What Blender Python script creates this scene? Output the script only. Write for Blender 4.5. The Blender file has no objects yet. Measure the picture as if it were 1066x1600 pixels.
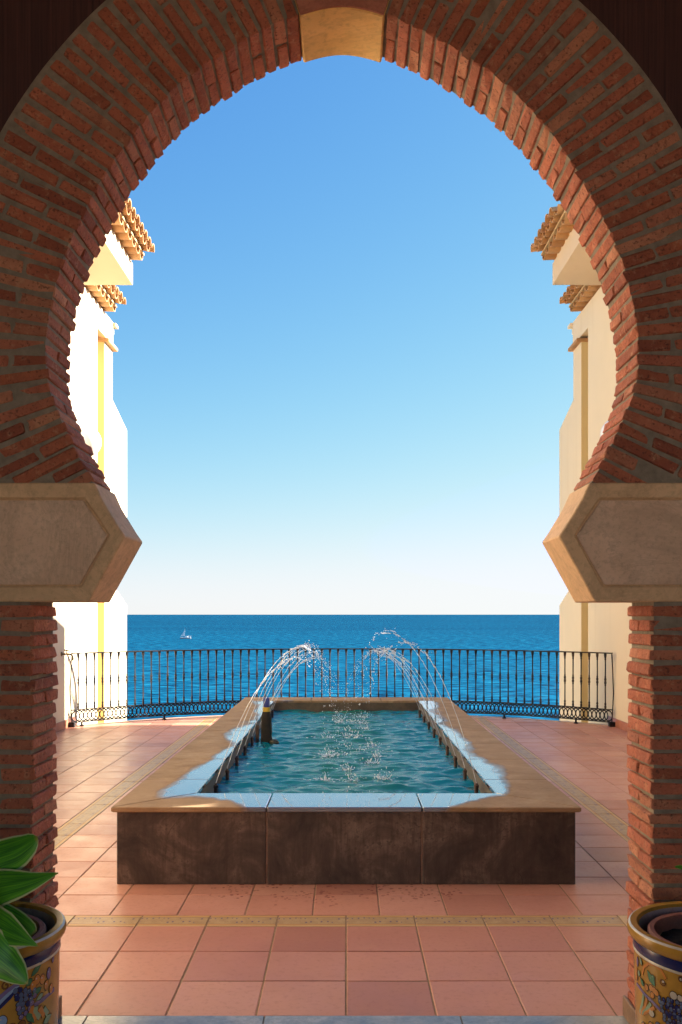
import bpy, bmesh, math, random
from mathutils import Vector, Matrix, noise
random.seed(7)
C = bpy.context.scene.collection
R = math.radians
# ------------------------------------------------------------------ camera, sky, sun, exposure
EYE = 1.48
F = 1457.0
cam_d = bpy.data.cameras.new('camera'); cam = bpy.data.objects.new('camera', cam_d); C.objects.link(cam)
cam.location = (0, 0, EYE); cam.rotation_euler = (R(90), 0, 0)
cam_d.sensor_width = 36; cam_d.sensor_fit = 'AUTO'; cam_d.lens = F/1600*36
cam_d.shift_x = -8/1600; cam_d.shift_y = 160/1600
cam_d.clip_start = 0.05; cam_d.clip_end = 120000
sc = bpy.context.scene
sc.camera = cam
SUN_EL, SUN_AZ = R(22), R(64.5)          # azimuth clockwise from +Y (out to sea)
w = bpy.data.worlds.new('World'); sc.world = w; w.use_nodes = True
nt = w.node_tree
sky = nt.nodes.new('ShaderNodeTexSky'); sky.sky_type = 'NISHITA'; sky.sun_disc = False
sky.sun_elevation = SUN_EL; sky.sun_rotation = SUN_AZ
sky.air_density = 0.8; sky.dust_density = 0.1; sky.ozone_density = 6.5; sky.altitude = 0
# the whole dome passes through one film-like response so that the bright horizon keeps its colour
sp_ = nt.nodes.new('ShaderNodeSeparateColor'); cb_ = nt.nodes.new('ShaderNodeCombineColor'); nt.links.new(sky.outputs[0], sp_.inputs[0])
for i_, (a_, p_, k_) in enumerate(((.36, 1.62, 2.2), (.45, 1.35, 1.12), (.60, 1.0, 1.0))):
    m1 = nt.nodes.new('ShaderNodeMath'); m1.operation = 'MULTIPLY'; m1.inputs[1].default_value = a_; nt.links.new(sp_.outputs[i_], m1.inputs[0])
    mp = nt.nodes.new('ShaderNodeMath'); mp.operation = 'POWER'; mp.inputs[1].default_value = p_; nt.links.new(m1.outputs[0], mp.inputs[0])
    mk = nt.nodes.new('ShaderNodeMath'); mk.operation = 'MULTIPLY'; mk.inputs[1].default_value = -k_; nt.links.new(mp.outputs[0], mk.inputs[0])
    m2 = nt.nodes.new('ShaderNodeMath'); m2.operation = 'EXPONENT'; nt.links.new(mk.outputs[0], m2.inputs[0])
    m3 = nt.nodes.new('ShaderNodeMath'); m3.operation = 'MULTIPLY_ADD'; c_ = (1.78, 1.85, 1.88)[i_]; m3.inputs[1].default_value = -c_; m3.inputs[2].default_value = c_; nt.links.new(m2.outputs[0], m3.inputs[0])
    m4 = nt.nodes.new('ShaderNodeMath'); m4.operation = 'SUBTRACT'; m4.inputs[1].default_value = 6.5; nt.links.new(sp_.outputs[i_], m4.inputs[0])
    m5 = nt.nodes.new('ShaderNodeMath'); m5.operation = 'MAXIMUM'; m5.inputs[1].default_value = 0; nt.links.new(m4.outputs[0], m5.inputs[0])
    m6 = nt.nodes.new('ShaderNodeMath'); m6.operation = 'MULTIPLY_ADD'; m6.inputs[1].default_value = .7; nt.links.new(m5.outputs[0], m6.inputs[0]); nt.links.new(m3.outputs[0], m6.inputs[2])
    nt.links.new(m6.outputs[0], cb_.inputs[i_])
nt.links.new(cb_.outputs[0], nt.nodes['Background'].inputs[0])
nt.nodes['Background'].inputs[1].default_value = 0.09
sun_d = bpy.data.lights.new('sun', 'SUN'); sun_d.energy = 5.0; sun_d.angle = R(0.5); sun_d.color = (1, .93, .82)
sun = bpy.data.objects.new('sun', sun_d); C.objects.link(sun)
sdir = Vector((math.sin(SUN_AZ)*math.cos(SUN_EL), math.cos(SUN_AZ)*math.cos(SUN_EL), math.sin(SUN_EL)))
sun.rotation_euler = sdir.to_track_quat('Z', 'Y').to_euler()
sc.view_settings.view_transform = 'Standard'; sc.view_settings.look = 'None'
sc.view_settings.exposure = 2.55; sc.view_settings.gamma = 1; sc.view_settings.use_curve_mapping = False
sc.cycles.max_bounces = 10; sc.cycles.diffuse_bounces = 6; sc.cycles.transparent_max_bounces = 12

# ------------------------------------------------------------------ helpers
def px(x, y, Y):
    """photo pixel at depth Y -> world point"""
    return Vector(((x-541)*Y/F, Y, EYE+(960-y)*Y/F))

class MB:
    def __init__(s): s.v = []; s.f = []; s.mi = []; s.uv = None
    def add(s, vs, fs, mi=0):
        o = len(s.v); s.v += [tuple(v) for v in vs]
        s.f += [tuple(i+o for i in f) for f in fs]; s.mi += [mi]*len(fs)
    def box(s, x0, x1, y0, y1, z0, z1, mi=0):
        vs = [(x0,y0,z0),(x1,y0,z0),(x1,y1,z0),(x0,y1,z0),(x0,y0,z1),(x1,y0,z1),(x1,y1,z1),(x0,y1,z1)]
        s.add(vs, [(0,3,2,1),(4,5,6,7),(0,1,5,4),(1,2,6,5),(2,3,7,6),(3,0,4,7)], mi)
    def prism(s, poly, axis, a, b, mi=0):
        """poly of 2d points extruded along axis ('x': poly=(y,z); 'y': poly=(x,z); 'z': poly=(x,y))"""
        def mk(p, t): return {'x': (t,p[0],p[1]), 'y': (p[0],t,p[1]), 'z': (p[0],p[1],t)}[axis]
        n = len(poly); vs = [mk(p,a) for p in poly]+[mk(p,b) for p in poly]
        fs = [tuple(range(n)), tuple(range(2*n-1, n-1, -1))]
        fs += [(i, i+n, (i+1)%n+n, (i+1)%n) for i in range(n)]
        s.add(vs, fs, mi)
    def tube(s, pts, rad, n=6, mi=0, cap=True):
        pts = [Vector(p) for p in pts]; m = len(pts)
        rs = rad if isinstance(rad, (list, tuple)) else [rad]*m
        vs = []; up = Vector((.13,.31,.94)).normalized()
        for i, p in enumerate(pts):
            t = (pts[min(i+1,m-1)]-pts[max(i-1,0)]).normalized()
            a = t.cross(up)
            if a.length < .1: a = t.cross(Vector((1,0,0)))
            a.normalize(); b = t.cross(a)
            for k in range(n):
                q = 2*math.pi*k/n
                vs.append(p+(a*math.cos(q)+b*math.sin(q))*rs[i])
        fs = [(i*n+k, i*n+(k+1)%n, (i+1)*n+(k+1)%n, (i+1)*n+k) for i in range(m-1) for k in range(n)]
        if cap: fs += [tuple(range(n-1,-1,-1)), tuple(range((m-1)*n, m*n))]
        s.add(vs, fs, mi)
    def lathe(s, prof, n=24, c=(0,0,0), mi=0, cap=False):
        vs = [(c[0]+r*math.cos(2*math.pi*k/n), c[1]+r*math.sin(2*math.pi*k/n), c[2]+z) for r, z in prof for k in range(n)]
        m = len(prof)
        fs = [(i*n+k, i*n+(k+1)%n, (i+1)*n+(k+1)%n, (i+1)*n+k) for i in range(m-1) for k in range(n)]
        if cap: fs += [tuple(range(n-1,-1,-1)), tuple(range((m-1)*n, m*n))]
        s.add(vs, fs, mi)
    def blob(s, c, rx, ry=None, rz=None, n=6, m=4, mi=0, d=None):
        ry = ry or rx; rz = rz or rx; c = Vector(c)
        q = d.to_track_quat('Z','Y').to_matrix() if d is not None else Matrix.Identity(3)
        vs = [c+q@Vector((0,0,-rz))]
        for i in range(1, m):
            a = math.pi*i/m-math.pi/2
            for k in range(n):
                b = 2*math.pi*k/n
                vs.append(c+q@Vector((rx*math.cos(a)*math.cos(b), ry*math.cos(a)*math.sin(b), rz*math.sin(a))))
        vs.append(c+q@Vector((0,0,rz))); L = len(vs)-1
        fs = [(0, 1+(k+1)%n, 1+k) for k in range(n)]
        for i in range(m-2):
            fs += [(1+i*n+k, 1+i*n+(k+1)%n, 1+(i+1)*n+(k+1)%n, 1+(i+1)*n+k) for k in range(n)]
        fs += [(L, 1+(m-2)*n+k, 1+(m-2)*n+(k+1)%n) for k in range(n)]
        s.add(vs, fs, mi)
    def mesh(s, name, mats, smooth=False, bevel=0):
        me = bpy.data.meshes.new(name); me.from_pydata(s.v, [], s.f)
        mats = mats if isinstance(mats, (list, tuple)) else [mats]
        for m in mats: me.materials.append(m)
        me.polygons.foreach_set('material_index', s.mi)
        bm = bmesh.new(); bm.from_mesh(me)
        bmesh.ops.recalc_face_normals(bm, faces=bm.faces)
        if bevel:
            es = [e for e in bm.edges if len(e.link_faces) == 2 and e.calc_face_angle(0) > .5]
            bmesh.ops.bevel(bm, geom=es, offset=bevel, segments=1, affect='EDGES', clamp_overlap=True)
        bm.to_mesh(me); bm.free()
        if smooth:
            me.polygons.foreach_set('use_smooth', [True]*len(me.polygons))
            try: me.set_sharp_from_angle(angle=R(40))
            except Exception: pass
        me.update(); return me
    def build(s, name, mats, parent=None, smooth=False, bevel=0, **kw):
        return link(name, s.mesh(name, mats, smooth, bevel), parent, **kw)

def link(name, me, parent=None, loc=None, mat=None, **kw):
    o = bpy.data.objects.new(name, me); C.objects.link(o)
    if parent is not None:
        o.parent = parent
        o.matrix_parent_inverse = world(parent).inverted()
    if loc is not None: o.location = loc
    if mat is not None: o.matrix_basis = mat
    for k, v in kw.items(): o[k] = v
    return o
def world(o):
    m = o.matrix_basis.copy()
    if o.parent: m = world(o.parent) @ o.matrix_parent_inverse @ m
    return m
def thing(name, loc, label, cat, group=None):
    o = bpy.data.objects.new(name, None); C.objects.link(o); o.location = loc
    o.empty_display_size = .1
    return tag(o, label, cat, group)
def tag(o, label, cat, group=None):
    o['label'] = label; o['category'] = cat
    if group: o['group'] = group
    return o

# ------------------------------------------------------------------ materials
class NT:
    def __init__(s, name):
        s.m = bpy.data.materials.new(name); s.m.use_nodes = True; s.t = s.m.node_tree
        s.b = s.t.nodes['Principled BSDF']
    def n(s, typ, **kw):
        x = s.t.nodes.new(typ)
        for k, v in kw.items(): setattr(x, k, v)
        return x
    def l(s, a, b): s.t.links.new(a, b)
    def set(s, **kw):
        for k, v in kw.items():
            i = s.b.inputs[k.replace('_', ' ')]
            if hasattr(v, 'is_output'): s.l(v, i)
            else: i.default_value = (*v, 1) if isinstance(v, tuple) and len(v) == 3 else v
        return s
    def coord(s, kind='Object'): return s.n('ShaderNodeTexCoord').outputs[kind]
    def pos(s): return s.n('ShaderNodeNewGeometry').outputs['Position']
    def rand(s): return s.n('ShaderNodeObjectInfo').outputs['Random']
    def noise(s, scale, detail=4, vec=None, rough=.55, dist=0, w=None):
        x = s.n('ShaderNodeTexNoise'); x.inputs['Scale'].default_value = scale
        x.inputs['Detail'].default_value = detail; x.inputs['Roughness'].default_value = rough
        x.inputs['Distortion'].default_value = dist
        if w is not None:
            x.noise_dimensions = '4D'; s.l(w, x.inputs['W'])
        s.l(vec if vec is not None else s.coord(), x.inputs['Vector']); return x.outputs['Fac']
    def vor(s, scale, vec=None, feature='F1', rnd=1):
        x = s.n('ShaderNodeTexVoronoi', feature=feature); x.inputs['Scale'].default_value = scale
        x.inputs['Randomness'].default_value = rnd
        s.l(vec if vec is not None else s.coord(), x.inputs['Vector']); return x.outputs['Distance']
    def ramp(s, fac, stops, interp='LINEAR'):
        x = s.n('ShaderNodeValToRGB'); e = x.color_ramp.elements; x.color_ramp.interpolation = interp
        while len(e) < len(stops): e.new(.5)
        for i, (p, c) in enumerate(stops):
            e[i].position = p; e[i].color = (*c, 1) if isinstance(c, tuple) else (c, c, c, 1)
        s.l(fac, x.inputs[0]); return x.outputs[0]
    def math(s, op, a, b=None, c=None, clamp=False):
        x = s.n('ShaderNodeMath', operation=op); x.use_clamp = clamp
        for i, v in enumerate((a, b, c)):
            if v is None: continue
            if hasattr(v, 'is_output'): s.l(v, x.inputs[i])
            else: x.inputs[i].default_value = v
        return x.outputs[0]
    def mix(s, fac, a, b, mode='MIX'):
        x = s.n('ShaderNodeMix', data_type='RGBA', blend_type=mode)
        for i, v in ((0, fac), (6, a), (7, b)):
            if hasattr(v, 'is_output'): s.l(v, x.inputs[i])
            else: x.inputs[i].default_value = v if i == 0 else (*v, 1)
        return x.outputs[2]
    def mapping(s, vec, scale=(1,1,1), loc=(0,0,0)):
        x = s.n('ShaderNodeMapping'); x.inputs['Scale'].default_value = scale; x.inputs['Location'].default_value = loc
        s.l(vec, x.inputs['Vector']); return x.outputs[0]
    def xyz(s, vec):
        x = s.n('ShaderNodeSeparateXYZ'); s.l(vec, x.inputs[0]); return x.outputs
    def bump(s, h, strength=.3, dist=.01):
        x = s.n('ShaderNodeBump'); x.inputs['Strength'].default_value = strength; x.inputs['Distance'].default_value = dist
        s.l(h, x.inputs['Height']); s.l(x.outputs[0], s.b.inputs['Normal']); return s

def _water(t, col, h, lo, hi, rough, bs, bd):
    """body colour under a reflecting surface whose strength follows the viewing angle"""
    b = t.n('ShaderNodeBump'); b.inputs['Strength'].default_value = bs; b.inputs['Distance'].default_value = bd; t.l(h, b.inputs['Height'])
    d = t.n('ShaderNodeBsdfDiffuse'); t.l(col, d.inputs['Color'])
    g = t.n('ShaderNodeBsdfGlossy'); g.inputs['Roughness'].default_value = rough; t.l(b.outputs[0], g.inputs['Normal'])
    f = t.n('ShaderNodeFresnel'); f.inputs['IOR'].default_value = 1.33; t.l(b.outputs[0], f.inputs['Normal'])
    mr = t.n('ShaderNodeMapRange'); mr.inputs['To Min'].default_value = lo*.3; mr.inputs['To Max'].default_value = hi
    t.l(f.outputs[0], mr.inputs['Value'])
    mx = t.n('ShaderNodeMixShader'); t.l(mr.outputs[0], mx.inputs[0]); t.l(d.outputs[0], mx.inputs[1]); t.l(g.outputs[0], mx.inputs[2])
    t.t.nodes.remove(t.b); t.l(mx.outputs[0], t.t.nodes['Material Output'].inputs['Surface'])
    return t.m
NT.water = _water
def m_brick():
    t = NT('brick'); p = t.pos(); r = t.rand()
    base = t.ramp(r, [(0,(.32,.09,.055)),(.2,(.48,.145,.075)),(.45,(.58,.185,.105)),(.7,(.52,.16,.095)),(.88,(.68,.30,.175)),(1,(.44,.155,.095))])
    n1 = t.noise(14, 5, p, w=t.math('MULTIPLY', r, 30)); n2 = t.noise(90, 3, p)
    col = t.mix(t.ramp(n1, [(.35,0.0),(.7,.55)]), base, (.25,.075,.045))
    col = t.mix(t.ramp(t.noise(30, 5, p, rough=.7), [(.54,0.0),(.70,.6)]), col, (.62,.34,.20))
    col = t.mix(t.ramp(n2, [(.56,0.0),(.70,.75)]), col, (.10,.04,.03))
    t.set(Base_Color=col, Roughness=.85)
    h = t.math('ADD', t.noise(60, 6, p, rough=.7), t.math('MULTIPLY', t.noise(12, 3, p), 1.6))
    return t.bump(h, 1.0, .012).m
def m_mortar():
    t = NT('mortar'); p = t.pos()
    col = t.ramp(t.noise(30, 5, p), [(.3,(.20,.168,.13)),(.7,(.31,.26,.20))])
    t.set(Base_Color=col, Roughness=.95)
    return t.bump(t.noise(140, 5, p, rough=.75), .8, .006).m
def m_stone(name, a, b, rough=.7, sc=1.0, bump=.25):
    t = NT(name); p = t.pos()
    n = t.noise(5*sc, 7, p, rough=.65, dist=.4); n2 = t.noise(45*sc, 5, p, rough=.7)
    col = t.mix(t.ramp(n, [(.3,0.0),(.7,1.0)]), a, b)
    col = t.mix(t.ramp(n2, [(.5,0.0),(.75,.45)]), col, tuple(x*.4 for x in a))
    n3 = t.noise(1.7*sc, 8, t.mapping(p, (1,1,1), (4.2,1.3,2.2)), rough=.72, dist=1.2)
    col = t.mix(t.ramp(n3, [(.44,0.0),(.495,.35),(.52,.1),(.62,.4)]), col, tuple(x*.5 for x in a))
    t.set(Base_Color=col, Roughness=rough)
    return t.bump(n2, bump, .004).m
def m_plain(name, c, rough=.6, metal=0, **kw):
    t = NT(name); t.set(Base_Color=c, Roughness=rough, Metallic=metal, **kw); return t.m
def m_stucco(name, c):
    t = NT(name); p = t.pos()
    n = t.noise(1.6, 6, p, rough=.6)
    zs = t.noise(1.0, 4, t.mapping(p, (6,6,.35)))
    col = t.mix(t.ramp(n, [(.35,0.0),(.75,.30)]), c, tuple(x*.84 for x in c))
    col = t.mix(t.ramp(zs, [(.55,0.0),(.8,.28)]), col, tuple(x*y for x, y in zip(c, (.80,.74,.66))))
    t.set(Base_Color=col, Roughness=.9)
    return t.bump(t.noise(70, 4, p), .25, .004).m
def m_tile():
    t = NT('terracotta_tile'); p = t.pos(); r = t.rand()
    base = t.ramp(r, [(0,(.36,.15,.105)),(.22,(.53,.24,.16)),(.45,(.43,.185,.135)),(.6,(.56,.28,.20)),(.8,(.47,.21,.145)),(1,(.60,.31,.21))])
    n = t.noise(6, 6, p, rough=.65, w=t.math('MULTIPLY', r, 20))
    col = t.mix(t.ramp(n, [(.3,0.0),(.75,.35)]), base, (.53,.28,.18))
    col = t.mix(t.ramp(t.noise(40, 5, p, rough=.7), [(.52,0.0),(.75,.45)]), col, (.26,.095,.06))
    col = t.mix(t.ramp(t.noise(.9, 4, p, rough=.6), [(.45,0.0),(.7,.4)]), col, (.30,.115,.08))
    # dried splash spots in front of the basin
    x, y, z = t.xyz(p)
    band = t.math('MULTIPLY', t.ramp(t.math('MULTIPLY', y, .1), [(.40,0.0),(.47,.35),(.49,1.0),(.515,1.0),(.53,0.0)]),
                  t.ramp(t.math('ABSOLUTE', t.math('MULTIPLY', x, .5)), [(.25,1.0),(.5,.0)]))
    v = t.vor(36, t.mapping(p, (1,.7,1)))
    spots = t.math('MULTIPLY', t.math('LESS_THAN', v, t.math('MULTIPLY', t.noise(14, 5, p, rough=.8), .6)), t.math('LESS_THAN', t.noise(5, 2, p), t.math('MULTIPLY', band, .70)))
    col = t.mix(t.math('MULTIPLY', spots, t.ramp(t.noise(8, 2, p), [(.35,.3),(.65,.85)])), col, (.17,.03,.02))
    rg = t.ramp(n, [(.3,.29),(.7,.47)])
    t.set(Base_Color=col, Roughness=rg, Specular_IOR_Level=.18)
    return t.bump(t.math('ADD', t.noise(11, 3, p), t.math('MULTIPLY', t.noise(110, 3, p), .25)), .12, .006).m
def m_border():
    t = NT('border_tile'); uv = t.coord('UV'); u, v, _ = t.xyz(uv); p = t.pos()
    a = t.math('ABSOLUTE', t.math('SUBTRACT', v, .5))
    cream = t.ramp(t.noise(20, 5, p), [(.3,(.36,.23,.11)),(.7,(.47,.33,.17))])
    fl = t.vor(6.0, t.mapping(uv, (1,.5,1)), rnd=.35)
    col = t.mix(t.ramp(fl, [(.17,1.0),(.25,0.0)]), cream, (.13,.09,.15))
    sw = t.noise(9, 3, uv, dist=2.5)
    col = t.mix(t.ramp(sw, [(.47,0.0),(.5,.7),(.53,0.0)]), col, (.26,.13,.05))
    col = t.mix(t.math('GREATER_THAN', a, .33), col, (.52,.29,.075))
    col = t.mix(t.math('MULTIPLY', t.math('GREATER_THAN', a, .31), t.math('LESS_THAN', a, .345)), col, (.28,.14,.07))
    col = t.mix(t.math('GREATER_THAN', a, .43), col, (.50,.34,.17))
    t.set(Base_Color=col, Roughness=.45, Specular_IOR_Level=.3)
    return t.bump(t.noise(60, 3, p), .1, .004).m
def m_coping():
    t = NT('coping_stone'); p = t.pos(); x, y, z = t.xyz(p); r = t.rand()
    ax = t.math('ABSOLUTE', x)
    dx = t.math('MAXIMUM', t.math('SUBTRACT', ax, .893), 0.0)
    dy = t.math('MAXIMUM', t.math('SUBTRACT', 5.49, y), 0.0)
    dyb = t.math('MAXIMUM', t.math('SUBTRACT', y, 11.4), 0.0)
    d = t.math('SQRT', t.math('ADD', t.math('ADD', t.math('MULTIPLY', dx, dx), t.math('MULTIPLY', dy, dy)), t.math('MULTIPLY', dyb, dyb)))
    n = t.noise(1.7, 3, t.mapping(p, (1.5,.6,1), (3.1,.6,0)), rough=.5)
    front = t.math('MULTIPLY', t.ramp(ax, [(.40,.42),(.78,0.0)]), t.math('LESS_THAN', y, 5.6))
    thr = t.math('ADD', t.math('ADD', t.math('MULTIPLY', t.math('SUBTRACT', n, .5), .75), .12), front)
    thr = t.math('SUBTRACT', thr, t.math('MULTIPLY', t.math('GREATER_THAN', y, 11.35), .2))
    wet = t.ramp(t.math('ADD', t.math('MULTIPLY', t.math('ADD', t.math('SUBTRACT', thr, d), t.math('MULTIPLY', t.math('SUBTRACT', t.noise(22, 3, p), .5), .07)), 6), .5), [(.15,0.0),(.5,.5),(.65,.85),(.9,1.0)])
    n1 = t.noise(4, 6, p, rough=.65); n2 = t.noise(38, 5, p, rough=.7)
    dry = t.ramp(n1, [(.3,(.23,.145,.075)),(.55,(.33,.22,.12)),(.75,(.43,.31,.185))])
    dry = t.mix(t.ramp(n2, [(.52,0.0),(.72,.5)]), dry, (.22,.12,.055))
    dry = t.mix(t.math('MULTIPLY', r, .25), dry, (.30,.20,.12))
    damp = t.ramp(t.math('ADD', t.math('MULTIPLY', t.math('ADD', t.math('SUBTRACT', thr, d), t.math('MULTIPLY', t.math('SUBTRACT', t.noise(30, 4, p), .5), .12)), 6), .5), [(.0,0.0),(.45,.75)])
    dry = t.mix(damp, dry, (.16,.095,.05))
    col = t.mix(wet, dry, (.15,.12,.11))
    t.set(Base_Color=col, Roughness=t.math('ADD', t.ramp(wet, [(0,.8),(1,.03)]), t.ramp(t.noise(7, 4, p), [(.45,0.0),(.75,.12)])), IOR=1.5, Specular_IOR_Level=t.ramp(wet, [(0,.15),(1,1.0)]), Coat_Weight=wet, Coat_Roughness=.02, Coat_IOR=1.6)
    h = t.math('MULTIPLY', t.noise(80, 4, p), t.math('SUBTRACT', 1.05, wet))
    return t.bump(h, .25, .004).m
def m_panel():
    t = NT('stained_stone_panel'); p = t.pos(); x, y, z = t.xyz(p)
    n1 = t.noise(3.2, 8, p, rough=.7, dist=.6); n2 = t.noise(9, 5, t.mapping(p, (5,5,.5)), rough=.6)
    col = t.ramp(n1, [(.33,(.020,.014,.013)),(.5,(.066,.045,.037)),(.68,(.19,.138,.108))])
    col = t.mix(t.ramp(n2, [(.45,0.0),(.7,.7)]), col, (.035,.02,.018))
    col = t.mix(t.math('MULTIPLY', t.ramp(n1, [(.45,0.0),(.6,1.0)]), t.ramp(t.noise(60, 4, p), [(.55,0.0),(.65,.6)])), col, (.02,.014,.012))
    cr = t.n('ShaderNodeTexVoronoi', feature='DISTANCE_TO_EDGE'); cr.inputs['Scale'].default_value = 1.05
    wv = t.n('ShaderNodeVectorMath', operation='ADD'); t.l(p, wv.inputs[0])
    nn = t.n('ShaderNodeTexNoise'); nn.inputs['Scale'].default_value = 4; t.l(p, nn.inputs['Vector'])
    sm = t.n('ShaderNodeVectorMath', operation='SCALE'); sm.inputs['Scale'].default_value = .25; t.l(nn.outputs['Color'], sm.inputs[0])
    t.l(sm.outputs[0], wv.inputs[1]); t.l(wv.outputs[0], cr.inputs['Vector'])
    crack = t.math('MULTIPLY', t.math('LESS_THAN', cr.outputs['Distance'], .0028), t.math('GREATER_THAN', t.noise(1.7, 2, p), .55))
    col = t.mix(t.math('MULTIPLY', crack, .6), col, (.03,.018,.014))
    scr = t.noise(3, 3, t.mapping(p, (60,60,6)), dist=1.2)
    col = t.mix(t.ramp(scr, [(.70,0.0),(.76,.45)]), col, (.24,.17,.12))
    t.set(Base_Color=col, Roughness=.62)
    return t.bump(t.noise(50, 6, p, rough=.7), .35, .005).m
def m_sea():
    t = NT('sea_water'); p = t.pos()
    q = t.mapping(p, (1,1.9,1))
    h = t.math('ADD', t.math('MULTIPLY', t.noise(.35, 6, q, rough=.62), 1.2), t.math('MULTIPLY', t.noise(.05, 4, q), 3.0))
    big = t.noise(.004, 5, t.mapping(p, (.35,1.6,1)), rough=.6)
    mid = t.noise(.03, 5, t.mapping(p, (.4,1.5,1)), rough=.6)
    col = t.mix(t.ramp(big, [(.35,0.0),(.7,1.0)]), (.0004,.047,.115), (.0008,.072,.155))
    col = t.mix(t.ramp(mid, [(.42,0.0),(.7,.55)]), col, (.0003,.026,.07))
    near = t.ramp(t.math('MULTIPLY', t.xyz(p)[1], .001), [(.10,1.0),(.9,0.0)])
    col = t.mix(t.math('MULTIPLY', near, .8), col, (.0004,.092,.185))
    wv = t.noise(.5, 5, t.mapping(p, (.45,1.3,1)), rough=.65)
    col = t.mix(t.ramp(wv, [(.42,.95),(.52,0.0)]), col, (.0002,.018,.048))
    col = t.mix(t.ramp(wv, [(.53,0.0),(.64,.85)]), col, (.014,.18,.28))
    return t.water(col, h, .0, .045, .2, 1.0, 1.2)
def m_pool():
    t = NT('pool_water'); p = t.pos()
    n = t.noise(2.2, 4, p)
    x, y, z = t.xyz(p)
    mid = t.ramp(t.math('ABSOLUTE', t.math('ADD', x, t.math('MULTIPLY', t.math('SUBTRACT', n, .5), .8))), [(.15,1.0),(.65,0.0)])
    col = t.mix(mid, (.001,.135,.165), (.016,.135,.095))
    h = t.math('ADD', t.noise(22, 4, p, rough=.6), t.math('MULTIPLY', t.noise(60, 3, p), .3))
    return t.water(col, h, .0, 1.0, .05, .5, .012)
def m_spray():
    t = NT('aerated_water'); t.set(Base_Color=(.93,.96,1.0), Roughness=.12, IOR=1.33, Transmission_Weight=.45, Specular_IOR_Level=.9)
    return t.m
def m_iron():
    t = NT('wrought_iron'); p = t.pos()
    col = t.mix(t.ramp(t.noise(9, 5, p), [(.5,0.0),(.7,.7)]), (.012,.010,.010), (.06,.028,.015))
    t.set(Base_Color=col, Roughness=.6, Specular_IOR_Level=.25); return t.m
def m_roof():
    t = NT('roof_tile'); p = t.pos(); r = t.rand()
    base = t.ramp(r, [(0,(.40,.19,.07)),(.5,(.50,.26,.10)),(1,(.58,.34,.16))])
    col = t.mix(t.ramp(t.noise(9, 5, p, rough=.7), [(.4,0.0),(.7,.7)]), base, (.34,.20,.09))
    t.set(Base_Color=col, Roughness=.85); return t.bump(t.noise(50, 4, p), .3, .005).m
def m_leaf():
    t = NT('agave_leaf'); uv = t.coord('UV'); u, v, _ = t.xyz(uv)
    s = t.noise(3.5, 3, t.mapping(uv, (.6,7,1)), rough=.5)
    col = t.ramp(s, [(.35,(.03,.16,.018)),(.5,(.08,.33,.022)),(.7,(.18,.50,.035))])
    e = t.math('ABSOLUTE', t.math('SUBTRACT', v, .5))
    col = t.mix(t.ramp(e, [(.43,0.0),(.465,1.0)]), col, (.50,.55,.28))
    col = t.mix(t.ramp(u, [(.94,0.0),(1,.8)]), col, (.45,.30,.06))
    t.set(Base_Color=col, Roughness=.38, Subsurface_Weight=0.0); return t.m
def m_glaze(name, c):
    t = NT(name); p = t.pos()
    col = t.mix(t.ramp(t.noise(16, 5, p, rough=.7), [(.35,0.0),(.7,.5)]), c, tuple(x*.55 for x in c))
    t.set(Base_Color=col, Roughness=.25, Specular_IOR_Level=.6); return t.m

BRICK, MORTAR = m_brick(), m_mortar()
FRAME_ST = m_stone('impost_stone', (.68,.44,.25), (.76,.52,.31), .75, 1.2)
PANEL_ST = m_stone('impost_panel_stone', (.68,.46,.32), (.78,.56,.41), .85, 1.6, .35)
KEY_ST = m_stone('keystone_plaster', (.80,.50,.16), (.86,.58,.23), .7, 1.0)
THRESH = m_stone('threshold_marble', (.16,.19,.23), (.42,.40,.36), .18, .8, .08)
PORCHF = m_stone('porch_paving', (.52,.34,.22), (.62,.44,.30), .5, .8)
PLINTH = m_stone('plinth_stone', (.20,.12,.08), (.30,.19,.12), .6, 2)
CREAM = m_stucco('cream_stucco', (.71,.585,.40))
WHITEW = m_stucco('bounce_white', (.84,.78,.66))  # pale coat for the unseen right walls, to bounce more light
CREAM2 = m_stucco('ledge_stucco', (.60,.46,.30))
OCHRE = m_stucco('ochre_stucco', (.76,.58,.27))
DARKW = None
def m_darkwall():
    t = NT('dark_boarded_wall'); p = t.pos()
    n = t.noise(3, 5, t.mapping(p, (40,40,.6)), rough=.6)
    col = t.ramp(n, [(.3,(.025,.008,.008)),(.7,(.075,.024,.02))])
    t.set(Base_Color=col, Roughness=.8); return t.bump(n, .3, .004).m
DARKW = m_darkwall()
TILE, BORDER, GROUT = m_tile(), m_border(), m_stone('grout', (.26,.165,.09), (.36,.25,.14), .95, 3)
COPING, PANEL = m_coping(), m_panel()
BASIN = m_stone('basin_lining', (.07,.05,.03), (.15,.105,.06), .5, 1.5)
SEA, POOL, SPRAY, IRON, ROOF = m_sea(), m_pool(), m_spray(), m_iron(), m_roof()
SKIRT = m_stone('skirting_tile', (.42,.15,.08), (.48,.19,.11), .4, 2)
ROCK = m_stone('cliff_rock', (.22,.17,.11), (.34,.27,.19), .95, .3)

# ================================================================== SETTING
sea = MB(); SZ = -12.0
ring = [0]+[20*1.5**k for k in range(21)]
NS = 48; vs = [(0,0,SZ)]; fs = []
for r_ in ring[1:]:
    for k in range(NS):
        a = 2*math.pi*k/NS; vs.append((r_*math.sin(a), r_*math.cos(a), SZ))
fs += [(0, 1+(k+1)%NS, 1+k) for k in range(NS)]
for i in range(len(ring)-2):
    fs += [(1+i*NS+k, 1+i*NS+(k+1)%NS, 1+(i+1)*NS+(k+1)%NS, 1+(i+1)*NS+k) for k in range(NS)]
sea.add(vs, fs); sea.build('sea', SEA, kind='structure')

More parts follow.
